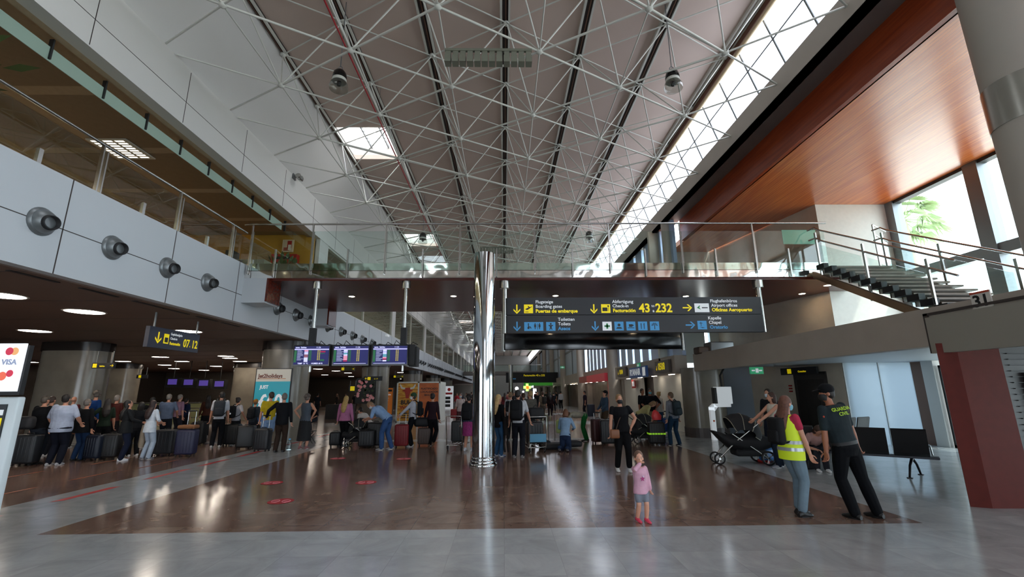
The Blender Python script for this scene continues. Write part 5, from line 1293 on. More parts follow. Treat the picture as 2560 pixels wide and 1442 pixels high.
# ---------------------------------------------------------------- luggage and bags
def backpack(P, label, col='15161a', sc=1.0, name='backpack', group=None, straps=True):
    U_ = P['W'] @ P['U']; w = P['w']
    T = U_ @ Matrix.Translation((0, -.135*(1+(w-1)*1.2)-.02, .30)) @ Matrix.Scale(sc, 4)
    q, loc = T.to_quaternion(), T.translation
    t = thing(name, label, 'backpack', loc, 0, group); t.rotation_mode = 'QUATERNION'; t.rotation_quaternion = q; t.scale = (sc*P['s'],)*3
    m = mat('bag_'+col, col, .75, noise=.15, nscale=12, spec=.25)
    b = MB(); b.rbox((-.15, -.17, -.24), (.15, 0, .24), .07, m, n=4); b.build('bag_body', parent=t)
    b = MB(); b.rbox((-.115, -.215, -.2), (.115, -.14, .02), .04, m, n=3); b.build('front_pocket', parent=t)
    b = MB(); b.tube([(-.03, -.05, .235), (0, -.05, .27), (.03, -.05, .235)], .008, m, 6); b.build('top_handle', parent=t)
    if straps:
        for s in (-1, 1):
            b = MB(); y0 = .135*(1+(w-1)*1.2)/sc
            b.tube([(s*.09, -.02, .2), (s*.10, .06+y0*.3, .285), (s*.11, y0*1.75+.02, .2), (s*.125, y0*1.85+.03, .02), (s*.16, y0*.9, -.14), (s*.11, -.01, -.2)], .015, m, 6); b.build('strap', parent=t)
    return t
def suitcase(pos, rz, label, col='16171a', w=.46, h=.68, d=.28, handle=.0, ribs=True, group=None, name='suitcase', rough=.5, band=None, tilt=0):
    t = thing(name, label, 'suitcase', (pos[0], pos[1], 0), rz, group)
    if tilt: t.rotation_euler = (R(tilt), 0, rz)
    m = mat('case_'+col, col, rough, noise=.08, nscale=6)
    b = MB(); b.rbox((-w/2, -d/2, .05), (w/2, d/2, .05+h), .06, m, n=4); b.build('shell', parent=t)
    if ribs:
        b = MB()
        for k in range(5): x = -w/2+w*(k+1)/6; b.rbox((x-.012, -d/2-.008, .12), (x+.012, d/2+.008, h-.02), .01, m, n=2)
        b.build('ribs', parent=t)
    b = MB(); b.tube([(-.08, 0, .05+h), (-.07, 0, .08+h), (.07, 0, .08+h), (.08, 0, .05+h)], .012, BLACKM, 6); b.build('carry_handle', parent=t)
    if handle:
        b = MB()
        for s in (-1, 1): b.tube([(s*.1, d*.3, h), (s*.1, d*.3, h+handle)], .009, STEEL, 6)
        b.rbox((-.12, d*.3-.018, h+handle-.015), (.12, d*.3+.018, h+handle+.025), .012, BLACKM, n=2); b.build('telescopic_handle', parent=t)
    for sx_ in (-1, 1):
        for sy_ in (-1, 1):
            b = MB(); b.lathe([(.027, -.012), (.027, .012)], m=BLACKM, n=12, T=Matrix.Translation((sx_*(w/2-.06), sy_*(d/2-.05), .027)) @ Matrix.Rotation(R(90), 4, 'Y')); b.build('wheel', parent=t)
    if band:
        bm_ = mat('band_'+band, band, .5, emit=.3); b = MB(); b.box((-w/2-.006, -d/2-.006, h*.5), (w/2+.006, d/2+.006, h*.5+.05), bm_); b.build('luggage_strap', parent=t)
    return t
def wheel(parent, c, r, ax='X', m=BLACKM, rim=True):
    rot = Matrix.Rotation(R(90), 4, 'Y') if ax == 'X' else Matrix.Rotation(R(90), 4, 'X')
    T = Matrix.Translation(c) @ rot
    b = MB(); n = 22
    for i in range(n):
        a0, a1 = 2*PI*i/n, 2*PI*(i+1)/n
    b.lathe([(r*.78, -.018), (r, -.014), (r, .014), (r*.78, .018), (r*.78, -.018)], m=m, n=n, T=T, cap=False)
    b2 = MB(); b2.lathe([(.02, -.02), (.02, .02)], m=STEEL, n=10, T=T)
    for k in range(5):
        a = 2*PI*k/5; b2.tube([(0, 0, 0), (r*.8*math.cos(a), r*.8*math.sin(a), 0)], .009, STEEL, 5, T=T)
    b2.lathe([(r*.74, -.015), (r*.8, -.015), (r*.8, .015), (r*.74, .015), (r*.74, -.015)], m=GALV, n=n, T=T, cap=False)
    w_ = b.build('wheel', parent=parent); b2.build('rim', parent=w_)
def stroller(pos, rz, label, hood='101114', canopy=True, s=1.0, trim='8d8a78'):
    # faces +x, handle towards -x
    t = thing('stroller', label, 'stroller', (pos[0], pos[1], 0), rz); t.scale = (s, s, s)
    hm = mat('pram_'+hood, hood, .8, noise=.2, nscale=10); tr = mat('pram_trim', trim, .5)
    for y in (-.27, .27):
        wheel(t, (-.28, y, .14), .14, 'Y')
        wheel(t, (.62, y*.5, .11), .11, 'Y')
        b = MB(); b.tube([(-.28, y*.9, .14), (.1, y*.85, .42), (.35, y*.8, .6)], .016, STEEL, 8); b.tube([(.62, y*.5, .12), (.3, y*.8, .45), (-.1, y*.85, .75), (-.42, y*.85, .98)], .016, STEEL, 8); b.build('frame_tube', parent=t)
    b = MB(); b.tube([(-.42, -.24, .98), (-.5, -.18, 1.03), (-.5, .18, 1.03), (-.42, .24, .98)], .02, BLACKM, 8); b.build('push_bar', parent=t)
    b = MB(); b.loft([((-.5*.9, 0, .42), (.0, .0, .10), (0, .20, 0)), ((-.2, 0, .40), (-.03, 0, .17), (0, .26, 0)), ((.1, 0, .42), (0, 0, .18), (0, .26, 0)), ((.4, 0, .44), (.02, 0, .14), (0, .24, 0)), ((.58, 0, .55), (.05, 0, .10), (0, .2, 0)), ((.66, 0, .62), (.04, 0, .04), (0, .16, 0))], hm, n=14); b.build('seat_body', parent=t)
    b = MB(); b.rbox((-.3, -.2, .16), (.3, .2, .30), .05, hm); b.build('basket', parent=t)
    if canopy:
        b = MB(); rg = []
        for k in range(8):
            a = R(200-k*21); c_ = (.08+.0*k, 0, .60)
            rg.append(a)
        pts = []
        nn_ = 10
        vs = []; fs = []
        for i, a in enumerate(rg):
            for j in range(nn_+1):
                u = -1+2*j/nn_; hh = math.sqrt(max(0, 1-abs(u)**2.6)); vs.append((.14+.42*math.cos(a)*(.55+.45*hh), u*.27, .58+.42*math.sin(a)*(.25+.75*hh)))
        for i in range(len(rg)-1):
            for j in range(nn_): fs.append((i*(nn_+1)+j, i*(nn_+1)+j+1, (i+1)*(nn_+1)+j+1, (i+1)*(nn_+1)+j))
        b.add(vs, fs, hm, True); b.build('canopy', parent=t)
        for i in (0, 3, 5, 7):
            b = MB(); b.tube([vs[i*(nn_+1)+j] for j in range(nn_+1)], .008, tr, 5); b.build('canopy_rib', parent=t)
    return t
def trolley(pos, rz, label, cases, board=True):
    t = thing('luggage_trolley', label, 'luggage trolley', (pos[0], pos[1], 0), rz)
    b = MB(); b.tube([(-.25, -.4, .14), (-.25, .4, .14), (.25, .4, .14), (.25, -.4, .14), (-.25, -.4, .14)], .018, STEEL, 7)
    for x in (-.12, 0, .12): b.tube([(x, -.4, .14), (x, .4, .14)], .01, STEEL, 6)
    b.build('base_frame', parent=t)
    b = MB(); b.tube([(-.25, -.4, .14), (-.24, -.5, .6), (-.24, -.56, 1.0), (.24, -.56, 1.0), (.24, -.5, .6), (.25, -.4, .14)], .018, STEEL, 7); b.build('handle_frame', parent=t)
    if board: b = MB(); b.box((-.24, -.52, .30), (.24, -.47, .52), mat('trolley_blue', '4a8fb0', .4)); b.build('advert_board', parent=t)
    for x, y in ((-.22, -.38), (.22, -.38), (0, .4)): wheel(t, (x, y, .075), .075, 'X')
    return t
def item(p, rz, T): return p
QG = 'queue of travellers under the low ceiling'
def Pp(x, y): return G(x, y)
# ---- toddler
kp = Pp(1607, 1303)
K = person('toddler in pink long-sleeved top and grey shorts rubbing her face on the dark floor', kp, PI+R(8), .90, 1.0, kid=True, look=(-14, -4),
  handR=(.045, .175, 1.455), elR=(.8, .3, -.6), handL=(-.25, .03, .76), footL=(-.09, .05, .075), footR=(.12, -.05, .075), top='cf9fb2', sleeve=.93, hem=.80, bottom='7b7f8a', leg=.36, shoes='d8405c', hair='6b5040', hairstyle='ponytail', skin=mat('skin_child', 'd19a80', .5), vox=.006, curl=.9, eyes=True)
# enlarge handled by kid proportions ; star print on the shirt
b = MB(); st = [(.075*(1 if i % 2 == 0 else .42)*math.cos(PI/2+i*PI/5), .075*(1 if i % 2 == 0 else .42)*math.sin(PI/2+i*PI/5)) for i in range(10)]
T = K['S'] @ K['U']
def onfront(x, z, d=.165): return tuple(T @ V3(-x, d-.25*x*x-abs(z-.27)*.0, z))
b.add([onfront(x, .27+z) for x, z in st], [tuple(range(10))], mat('star_magenta', 'a01e6a', .4)); b.add([onfront(.02+x*.4, .33+z*.4, .172) for x, z in st], [tuple(range(10))], mat('star_silver', 'c9b9d0', .3, .4))
b.build('star_print', parent=K['rt'])
# ---- woman in black
p = Pp(1561, 1178)
WB = person('woman in black with black mask, brown shoulder bag and white trainers, hand on hip', p, PI-R(4), 1.64, 1.16, True, look=(6, -4), side=2,
  handL=(-.20, .06, .97), elL=(-1, -.35, -.1), handR=(.30, .06, .74), footL=(-.12, .03, .075), footR=(.15, -.03, .075), top='0e0e11', sleeve=.22, bottom='0b0b0d', leg=.93, shoes='d9d9d6', hair='8a6a48', hairstyle='bun', mask='121214', vox=.008, eyes=True)
t = thing('shoulder_bag', 'small brown leather bag hanging at the hip of the woman in black', 'bag', WB['up'](.20, .16, .86), PI)
b = MB(); b.rbox((-.10, -.035, -.1), (.10, .05, .09), .03, mat('bag_leather', '7a4a2a', .45)); b.build('pouch', parent=t)
b = MB(); b.rbox((-.085, -.05, -.02), (.085, -.03, .085), .02, mat('bag_leather2', '8c5834', .45)); b.build('flap', parent=t)
b = MB(); q_ = [WB['up'](*v) for v in ((.16, .15, .95), (.08, .15, 1.15), (-.03, .14, 1.32), (-.10, .05, 1.46), (-.10, -.12, 1.36))]; Ti = Matrix.Rotation(-PI, 4, 'Z') @ Matrix.Translation(-t.location)
b.tube([tuple(Ti @ v) for v in q_], .011, mat('strap_brown', '3a2618', .6), 6); b.build('strap', parent=t)
# ---- officer
p = Pp(2143, 1297)
OF = person('uniformed officer in dark green shirt and cap leaning towards the woman in the vest', p, R(16), 1.80, 1.05, lean=8, side=-6, hem=.95, look=(58, -6),
  handL=(-.28, .10, -.12+.92, 1), handR=(.30, .06, -.10+.92, 1), footL=(-.02, .0, .075), footR=(.30, -.06, .075), top='232c30', sleeve=.42, bottom='0b0c10', shoes='151515', hair='17120f', mask='101012', cap='0c0d10', skin=SKIN2, vox=.008, curl=.7)
T = Matrix.Rotation(0, 4, 'Z') @ OF['S'] @ OF['U']
for s_, z_, sz in (('GUARDIA', .455, .062), ('CIVIL', .39, .062)):
    me_ = text_mesh('back_lettering', s_, sz, mat('letter_lime', 'a8c832', .5, emit=.15), OF['rt'], 'CENTER', .002, None)
    for v in me_.data.vertices:
        x, z = v.co.x*1.25, v.co.y; v.co = T @ V3(x, -(.153-.5*x*x-(.16 if z_ > .42 else .07)*max(0, z+z_-.40)*1.2), z_+z)
b = MB(); b.loft([(OF['S'] @ OF['upl'](0, 0, .93), OF['A3'] @ V3(.19, 0, 0), OF['A3'] @ V3(0, .14, 0)), (OF['S'] @ OF['upl'](0, 0, .975), OF['A3'] @ V3(.19, 0, 0), OF['A3'] @ V3(0, .14, 0))], BLACKM, n=20, cap=False); b.build('belt', parent=OF['rt'])
b = MB(); e_ = OF['S'] @ OF['upl'](-.235, -.02, 1.33); b.ell(tuple(e_), (.012, .028, .018), mat('flag_red', 'b8452a', .5), 8); b.build('sleeve_flag', parent=OF['rt'])
# ---- vest woman
p = Pp(2000, 1288)
VW = person('woman in yellow high-visibility vest, grey-blue jeans and black shoes wearing a blue mask', p, RIGHT+R(14), 1.63, 1.0, True, look=(0, 3),
  handR=(.20, .16, .82), handL=(-.22, .10, .82), footL=(-.07, .07, .075), footR=(.09, -.04, .075), top='a8324a', sleeve=.26, bottom='6c7f8c', leg=.95, shoes='151515', hair='5a3526', hairstyle='long', mask='7fb6c8', vox=.008, curl=.6)
VY = mat('hivis_yellow', 'c4dc1e', .6, emit=.1); VS = mat('reflective_band', 'a8adb0', .3, .3)
T = VW['S']; A = VW['A3']; upl = VW['upl']
def ring_(z, rx, ry): return (T @ upl(0, 0, z), (T.to_3x3() @ A) @ V3(rx, 0, 0), (T.to_3x3() @ A) @ V3(0, ry, 0))
b = MB(); b.loft([ring_(.80, .20, .155), ring_(.92, .205, .158), ring_(1.06, .175, .145), ring_(1.2, .17, .15), ring_(1.32, .175, .15), ring_(1.41, .165, .115), ring_(1.46, .125, .085)], VY, n=22, cap=False); o_ = b.build('vest', parent=VW['rt'])
for z in (.93, 1.03): 
    b = MB(); b.loft([ring_(z, .21 if z < 1 else .197, .163 if z < 1 else .158), ring_(z+.05, .205 if z < 1 else .187, .161 if z < 1 else .153)], VS, n=22, cap=False); b.build('reflective_band', parent=o_)
b = MB()
for k in range(5): 
    pass
backpack(VW, 'black backpack on the back of the woman in the yellow vest', '111214', .85)
# ---- woman with stroller and companion at the right
p = Pp(1952, 1168)
W2 = person('woman in white vest top and dark trousers pushing the black stroller', p, LEFT+R(8), 1.66, .95, True, look=(-10, 0), handL=(-.12, .50, 1.07), handR=(.12, .50, 1.07), elL=(-.3, -.3, -1), elR=(.3, -.3, -1), footL=(-.08, .1, .075), footR=(.08, -.1, .075), top='c8c2b4', sleeve=0, bottom='16202e', shoes='8d8f94', hair='3a241a', hairstyle='bob', vox=.010)
p = G(1940, 1140)
person('man in dark T-shirt and white mask standing behind the woman with the stroller', p, LEFT+R(30), 1.74, 1, top='1c1e22', bottom='1a2230', hair='241a14', mask='c8d4dc', look=(10, 0), shoes='3a3a3c')
sp = G(1893, 1163); sp.y += .15
stroller(sp+Vector((-.05, .1, 0)), PI-R(6), 'big black stroller with folded canopy ribs being pushed from the right', s=1.16)
t = thing('ride_on_case', 'blue ride-on suitcase with red wheels on the floor behind the stroller', 'suitcase', Pp(1944, 1162)+Vector((0, .35, 0)), R(20))
b = MB(); b.rbox((-.24, -.12, .03), (.24, .12, .36), .1, mat('case_blue', '2a5f96', .35), n=4); b.build('shell', parent=t)
for x in (-.17, .17):
    b = MB(); b.lathe([(.04, -.14), (.04, .14)], m=RED, n=12, T=Matrix.Translation((x, 0, .04)) @ Matrix.Rotation(R(90), 4, 'X')); b.build('wheel', parent=t)
t = thing('backpack', 'black backpack standing on the floor behind the vest woman', 'backpack', Pp(2022, 1172))
b = MB(); b.rbox((-.14, -.1, 0), (.14, .1, .38), .06, mat('bag_15161a', '15161a', .7), n=4); b.build('bag_body', parent=t); b = MB(); b.rbox((-.1, -.15, .03), (.1, -.08, .22), .03, mat('bag_15161a', '15161a', .7)); b.build('front_pocket', parent=t)
# ---- seats
SEAT = mat('seat_black', '1b1a1c', .45); LEG = mat('seat_metal', '2c2d33', .4, .5)
def bench(pos, rz, n, label):
    t = thing('airport_seating', label, 'bench', pos, rz, None)
    W_ = .62
    b = MB(); b.box((-.1, -.06, .34), (n*W_+.1, .0, .40), LEG); b.box((-.1, .10, .36), (n*W_+.1, .14, .40), LEG); b.build('beam', parent=t)
    for k in range(n):
        x0 = k*W_+.04; x1 = (k+1)*W_-.04
        b = MB()
        prof = [(-.27, .46), (-.05, .42), (.16, .43), (.24, .50), (.30, .70), (.36, .94)]
        vs = []; 
        for y, z in prof: vs += [(x0, y, z), (x1, y, z), (x1, y+.02, z-.03), (x0, y+.02, z-.03)]
        fs = []
        for i in range(len(prof)-1):
            for j in range(4): fs.append((i*4+j, (i+1)*4+j, (i+1)*4+(j+1) % 4, i*4+(j+1) % 4))
        fs += [(0, 1, 2, 3), tuple((len(prof)-1)*4+j for j in (3, 2, 1, 0))]
        b.add(vs, fs, SEAT); b.build('seat', parent=t)
    for x in (0, n*W_):
        b = MB(); b.tube([(x, .2, .44), (x, .0, .60), (x, -.25, .60), (x, -.27, .55)], .014, STEEL, 6); b.build('armrest', parent=t)
    for x in (.5*W_, (n-.5)*W_):
        for s in (-1, 1):
            b = MB(); b.tube([(x, .02, .36), (x+s*.06, s*.18, .22), (x+s*.10, s*.30, .02)], [.03, .024, .02], LEG, 7); b.lathe([(.05, 0), (.05, .015)], (x+s*.10, s*.30, 0), LEG, 12); b.build('leg', parent=t)
    return t
bp = G(2245, 1195)
bench(bp+Vector((1.05, .35, 0)), R(180-14)+0*PI, 4, 'row of black airport seats on steel legs by the window, nearest row') if False else None
bt_ = bench(Vector((8.48, 9.28, 0)), R(141), 4, 'row of black airport seats behind the officer, running to the window')
bench(Vector((10.4, 13.6, 0)), R(180+22), 3, 'farther row of dark airport seats before the stone wall')
pp_ = Vector((6.9, 10.5, 0))
person('seated person in pale pink top bending forward behind the officer', pp_, R(180-14), 1.6, 1, True, crouch=.45, lean=48, handL=(-.1, .55, .5), handR=(.1, .55, .5), footL=(-.1, .42, .075), footR=(.1, .42, .075), top='b08a84', bottom='2a2a30', hair='3a241a', hairstyle='bob')
b = MB(); b.rbox((-.16, -.1, 0), (.16, .1, .3), .07, mat('carrier_white', 'b9c4cc', .5), n=4); tag(b.build('carrier_bag', loc=Vector((9.15, 13.2, .46))), 'white carrier bag lying on the farther seats', 'bag')
# ---- middle group
p = Pp(1296, 1143)
M1 = person('man in white T-shirt with black backpack standing by the loaded trolley', p, R(-12), 1.76, 1, top='b9bcc0', sleeve=.42, bottom='16181f', shoes='6a6a6c', hair='1c1410', handR=(.30, .2, .9), look=(-8, 0), vox=.010)
backpack(M1, 'large black backpack worn by the man in the white T-shirt', '0f1013', 1.12)
tp = G(1333, 1128)
tr_ = trolley(tp+Vector((.05, .1, 0)), PI+R(200)-PI+R(-10), 'luggage trolley with blue board beside the man with the black backpack', None)
tr_.rotation_euler.z = R(8)
suitcase(tp+Vector((.05, .12, 0)), R(8), 'dark suitcase loaded low on the trolley', '1a1b1e', .5, .62, .3).location.z = .16
t = thing('travel_bag', 'black soft bag on top of the loaded trolley', 'bag', tp+Vector((.1, .12, .90)), R(8))
b = MB(); b.rbox((-.24, -.18, 0), (.24, .2, .34), .1, mat('bag_15161a', '15161a', .7), n=4); b.build('bag_body', parent=t); b = MB(); b.tube([(-.1, 0, .32), (0, 0, .42), (.1, 0, .32)], .012, BLACKM, 6); b.build('handle', parent=t)
p = Pp(1327, 1106)
person('man with short fair hair and grey polo shirt just beyond the trolley', p, R(20), 1.74, 1.05, top='5a5650', sleeve=.42, bottom='2a2c30', hair='a08458', look=(30, 0))
p = Pp(1277, 1100)
M2 = person('person in white T-shirt seen beyond the shoulder of the backpack man', p, R(-20), 1.70, .95, top='c0c0c4', sleeve=.4, bottom='24262c', hair='7a6248')
backpack(M2, 'dark shoulder backpack on the person beyond the backpack man', '1a1c22', .8)
p = Pp(1310, 1090)
person('person in white hooded top between two men in the middle', p, R(10), 1.66, 1, True, top='c6c0bc', sleeve=.95, bottom='22242a', hair='4a3020', hairstyle='bun')
p = Pp(1246, 1140)
B1 = person('blonde long-haired woman in black cardigan and jeans beside the steel column', p, R(-50), 1.64, .9, True, top='0e0f12', sleeve=.95, hem=.80, bottom='2a4a6a', shoes='7b86a0', hair='b89a68', hairstyle='long', look=(-10, 0), vox=.010)
t = thing('folded_coat', 'dark long coat with hanging tassels carried by the blonde woman', 'coat', B1['up'](.24, .06, .98))
b = MB(); b.loft([((0, 0, .12), (.05, 0, 0), (0, .10, 0)), ((.02, 0, -.12), (.075, 0, 0), (0, .10, 0)), ((.02, 0, -.36), (.06, 0, 0), (0, .08, 0))], mat('coat_dark', '17110f', .9), n=12); b.build('cloth', parent=t)
for x in (-.02, .07):
    b = MB(); b.tube([(x, 0, -.34), (x-.01, 0, -.6), (x+.01, 0, -.78)], [.03, .022, .028], mat('coat_dark', '17110f', .9), 7, round_=True); b.build('tassel', parent=t)
p = Pp(1171, 1127)
D1 = person('dark-haired woman with denim jacket, magenta skirt and black backpack left of the steel column', p, R(-10), 1.64, 1.05, True, top='2c3a48', sleeve=.9, bottom=None, skirt=(.46, '8c2a6a', .02), shoes='c8ccd4', hair='1a1210', hairstyle='curly', vox=.010)
backpack(D1, 'black backpack of the woman in the magenta skirt', '121317', 1.1)
tp = G(1146, 1122)
trolley(tp+Vector((-.02, .1, 0)), R(-10), 'luggage trolley left of the steel column', None, False)
suitcase(tp+Vector((-.02, .12, 0)), R(-10), 'dark grey ribbed suitcase upright on the trolley left of the steel column', '2c2e30', .42, .62, .3).location.z = .16
p = Pp(1150, 1076)
person('person in white top with red bag beyond the magenta-skirt woman', p, R(170), 1.66, 1, True, top='c8b8b4', bottom='5a3a3c', hair='4a3a34', mask='b8c0c8')
b = MB(); b.rbox((-.14, -.08, 0), (.14, .08, .4), .05, mat('bag_red', '8a1a22', .6)); tag(b.build('tote_bag', loc=Pp(1146, 1076)+Vector((-.22, -.12, .55))), 'red tote bag held beyond the magenta-skirt woman', 'bag')
# kneeling and bending pair
p = Pp(1414, 1126)
person('kneeling woman in pale blue top with yellow bag, packing a case on the floor', p, R(-18), 1.66, .95, True, crouch=.46, lean=20, handL=(-.12, .45, .55), handR=(.16, .5, .6), footL=(-.12, -.36, .12), footR=(.12, -.36, .12), kneeL=(0, 1, -.6), kneeR=(0, 1, -.6), top='7f9cb8', sleeve=.95, bottom='22304a', shoes='202024', hair='6a4630', hairstyle='bob', vox=.010)
t = thing('shoulder_bag', 'yellow-green cloth bag on the back of the kneeling woman', 'bag', Pp(1406, 1122)+Vector((-.05, -.02, .62)), R(-10))
b = MB(); b.rbox((-.13, -.07, -.16), (.10, .06, .24), .06, mat('bag_yellowgreen', 'a8b878', .8), n=3); b.build('bag_body', parent=t)
p = Pp(1464, 1102)
person('person in bright green trousers bending down over the open case', p, LEFT-R(10), 1.66, .95, True, lean=88, look=(0, -20), handL=(-.14, .62, .52), handR=(.14, .62, .50), elL=(-.5, .2, .2), elR=(.5, .2, .2), footL=(-.1, -.02, .075), footR=(.1, -.06, .075), top='9a9688', sleeve=.95, bottom='1e6a34', shoes='202024', hair='4a3020', hairstyle='bob', vox=.010)
t = thing('open_case', 'black soft case lying open on the dark floor in front of the kneeling woman', 'suitcase', Pp(1398, 1122)+Vector((-.15, .15, 0)), R(8))
b = MB(); b.rbox((-.42, -.3, 0), (.42, .3, .16), .06, mat('bag_15161a', '15161a', .7), n=3); b.rbox((-.5, -.1, .1), (-.1, .3, .24), .06, mat('bag_15161a', '15161a', .7), n=3); b.build('case_base', parent=t)
b = MB(); b.rbox((.35, -.28, .05), (.85, .25, .22), .07, mat('bag_15161a', '15161a', .7), n=3); b.build('case_lid', parent=t)
b = MB(); b.tube([(-.1, .2, .2), (-.1, .25, 1.0), (.1, .25, 1.0), (.1, .2, .2)], .01, DGREY, 6); b.build('pull_handle', parent=t)
# right middle group
p = Pp(1516, 1088)
person('man in dark cap and blue-grey shirt with brown trousers looking down, facing left', p, LEFT+R(15), 1.74, 1, look=(0, -22), handL=(-.2, .3, 1.0), handR=(.2, .25, .95), top='3a4c60', sleeve=.9, bottom='4a3c30', cap='16161a', hair='2a201a', shoes='303030')
suitcase(Pp(1497, 1108), R(15), 'dark red tall suitcase left of the woman in black', '3a1416', .46, .74, .28, handle=.25)
suitcase(Pp(1522, 1112), R(-8), 'black tall suitcase just behind the woman in black', '131417', .5, .74, .3)
p = Pp(1600, 1098)
person('person in pale yellow top bending over the second stroller', p, RIGHT-R(10), 1.64, 1, True, lean=55, handL=(-.15, .45, .75), handR=(.15, .45, .75), top='a8a070', sleeve=.9, bottom='2a2c30', hair='8a6a48', hairstyle='bob')
stroller(Pp(1606, 1108)+Vector((0, .15, 0)), R(12), 'second black stroller behind the woman in black', s=.95)
suitcase(Pp(1643, 1112), R(-4), 'black suitcase with lime green luggage strap', '0e0f11', .52, .66, .3, band='9ade2a')
t = thing('carrier_bag', 'red plastic bag on top of the suitcase with the lime strap', 'bag', Pp(1643, 1112)+Vector((.05, 0, .78)))
b = MB(); b.loft([((0, 0, 0), (.14, 0, 0), (0, .09, 0)), ((0, 0, .12), (.17, 0, 0), (0, .11, 0)), ((-.03, 0, .25), (.10, 0, 0), (0, .07, 0)), ((-.05, 0, .31), (.03, 0, 0), (0, .02, 0))], mat('plastic_red', 'd2383c', .4), n=14); b.build('bag_body', parent=t)
p = Pp(1632, 1086)
person('man in black T-shirt and khaki shorts with blue mask, hands on hips', p, PI-R(6), 1.80, 1.15, handL=(-.19, .08, 1.0), handR=(.19, .08, 1.0), elL=(-1, -.3, 0), elR=(1, -.3, 0), top='121318', bottom='7a6e54', leg=.45, shoes='55504a', hair='1e1612', mask='5fa0b0', skin=SKIN2)
p = Pp(1612, 1080)
person('person in dark top half hidden beyond the man in khaki shorts', p, PI+R(30), 1.80, 1, top='16171b', bottom='22242a', hair='3a2a20', skin=SKIN2)
p = Pp(1654, 1082)
person('woman in white sleeveless top and jeans with her back turned', p, R(30), 1.66, 1.05, True, top='c4c2be', sleeve=0, bottom='33506e', hair='a88450', hairstyle='bun')
suitcase(Pp(1668, 1082), R(5), 'blue suitcase beyond the man in khaki shorts', '1f4a8a', .36, .55, .22, handle=.3)
p = Pp(1690, 1114)
M3 = person('person in grey hooded top and jeans with dark backpack beside the stone pier', p, R(20), 1.66, .95, side=-4, footL=(-.16, .05, .075), footR=(.12, -.05, .075), top='6c7078', sleeve=.95, bottom='1a3044', shoes='2c3038', hair='5a4632', look=(40, 0), vox=.010)
backpack(M3, 'dark teal backpack on the grey hooded top', '1e2a30', 1.0)
p = Pp(1464, 1040)
person('person in dark clothes beside the red shop wall', p, LEFT, 1.72, 1, top='2a2230', bottom='1c1c24', hair='1a1412')
b = MB(); b.rbox((-.25, -.2, 0), (.25, .2, .8), .05, mat('bin_navy', '1c2a3c', .5)); tag(b.build('litter_bin', loc=Pp(1478, 1040)), 'dark litter bin near the red shop wall', 'bin')
# ---- left-centre queue
p = Pp(966, 1124)
person('man in pale blue shirt and jeans bending forward with white mask and green cap', p, LEFT-R(6), 1.76, 1.08, lean=52, look=(0, 14), handL=(-.12, .66, .92), handR=(.14, .68, .88), footL=(-.1, .12, .075), footR=(.1, -.12, .075), top='7f9cc0', sleeve=.45, bottom='34507c', shoes='8a8a8c', hair='8a6a50', mask='c8d0d4', vox=.010)
p = Pp(921, 1106)
person('dark-haired person crouching over the dark luggage pile', p, R(60), 1.70, .95, lean=50, crouch=.28, handL=(-.1, .5, .6), handR=(.1, .5, .6), top='c0bcb8', sleeve=.9, bottom='1a1a1e', hair='1a1210', look=(10, -20))
for q, r_, lab, c_, w_, h_ in [((938, 1117), -8, 'large black suitcase in front of the bending man in blue', '121216', .5, .72), ((915, 1119), 15, 'black suitcase under the hands of the crouching person', '17181c', .5, .5)]:
    suitcase(Pp(*q), R(r_), lab, c_, w_, h_, .32)
stroller(Pp(885, 1116)+Vector((0, .1, 0)), R(8), 'black stroller in front of the blonde woman in pink', s=.9)
p = Pp(857, 1117)
B2 = person('blonde woman in pink jumper with diagonal bag strap and black trousers', p, R(-10), 1.62, 1.2, True, top='a86a8c', sleeve=.95, bottom='0d0d10', shoes='1a1a1a', hair='a88a52', hairstyle='long', hem=.86, vox=.010)
suitcase(Pp(836, 1117), R(10), 'small black cabin case beside the blonde woman in pink', '101013', .34, .42, .24)
p = Pp(1028, 1116)
M4 = person('person in white hooded top, green cap and mask holding the red suitcase', p, LEFT+R(6), 1.70, 1, handL=(-.16, .40, 1.02), handR=(.16, .40, 1.02), top='a9abb4', sleeve=.95, bottom='101116', shoes='a8a8a8', hair='2a1e18', mask='c4ccd0', cap='2f4a34', look=(0, -8), vox=.010)
backpack(M4, 'black backpack on the white hooded top', '101116', 1.0)
suitcase(Pp(1003, 1118), R(4), 'dark red suitcase with raised handle on the dark floor', '7a1820', .44, .66, .28, handle=.38)
p = Pp(1078, 1115)
person('woman in dark plum top and black trousers, hair in a bun, one foot lifted', p, R(-14), 1.68, .98, True, handL=(-.32, .08, .80), footL=(-.07, .05, .075), footR=(.16, -.18, .2), top='2a1a22', sleeve=.95, bottom='101013', shoes='6a4a34', hair='1a1210', hairstyle='bun', vox=.010)
suitcase(Pp(1060, 1114), R(5), 'brown and black cabin suitcase beside the woman in plum', '4a3a34', .42, .52, .26)
t = thing('travel_bag', 'black holdall resting on the brown cabin suitcase', 'bag', Pp(1058, 1114)+Vector((-.05, 0, .60)))
b = MB(); b.rbox((-.28, -.14, 0), (.24, .14, .3), .1, mat('bag_15161a', '15161a', .7), n=4); b.build('bag_body', parent=t); b = MB(); b.tube([(-.1, 0, .28), (0, 0, .4), (.1, 0, .28)], .012, BLACKM, 6); b.build('handle', parent=t)
p = Pp(757, 1122)
person('grey-haired woman in grey sleeveless top and long black skirt, hands on hips', p, R(-6), 1.68, 1.02, True, handL=(-.2, -.02, 1.0), handR=(.22, .0, 1.0), elL=(-1, -.4, 0), elR=(1, -.4, 0), top='4c545e', sleeve=0, bottom=None, skirt=(.66, '0e0e12', .06), shoes='8a5a5a', hair='5a504a', hairstyle='curly', vox=.010)
p = Pp(784, 1078)
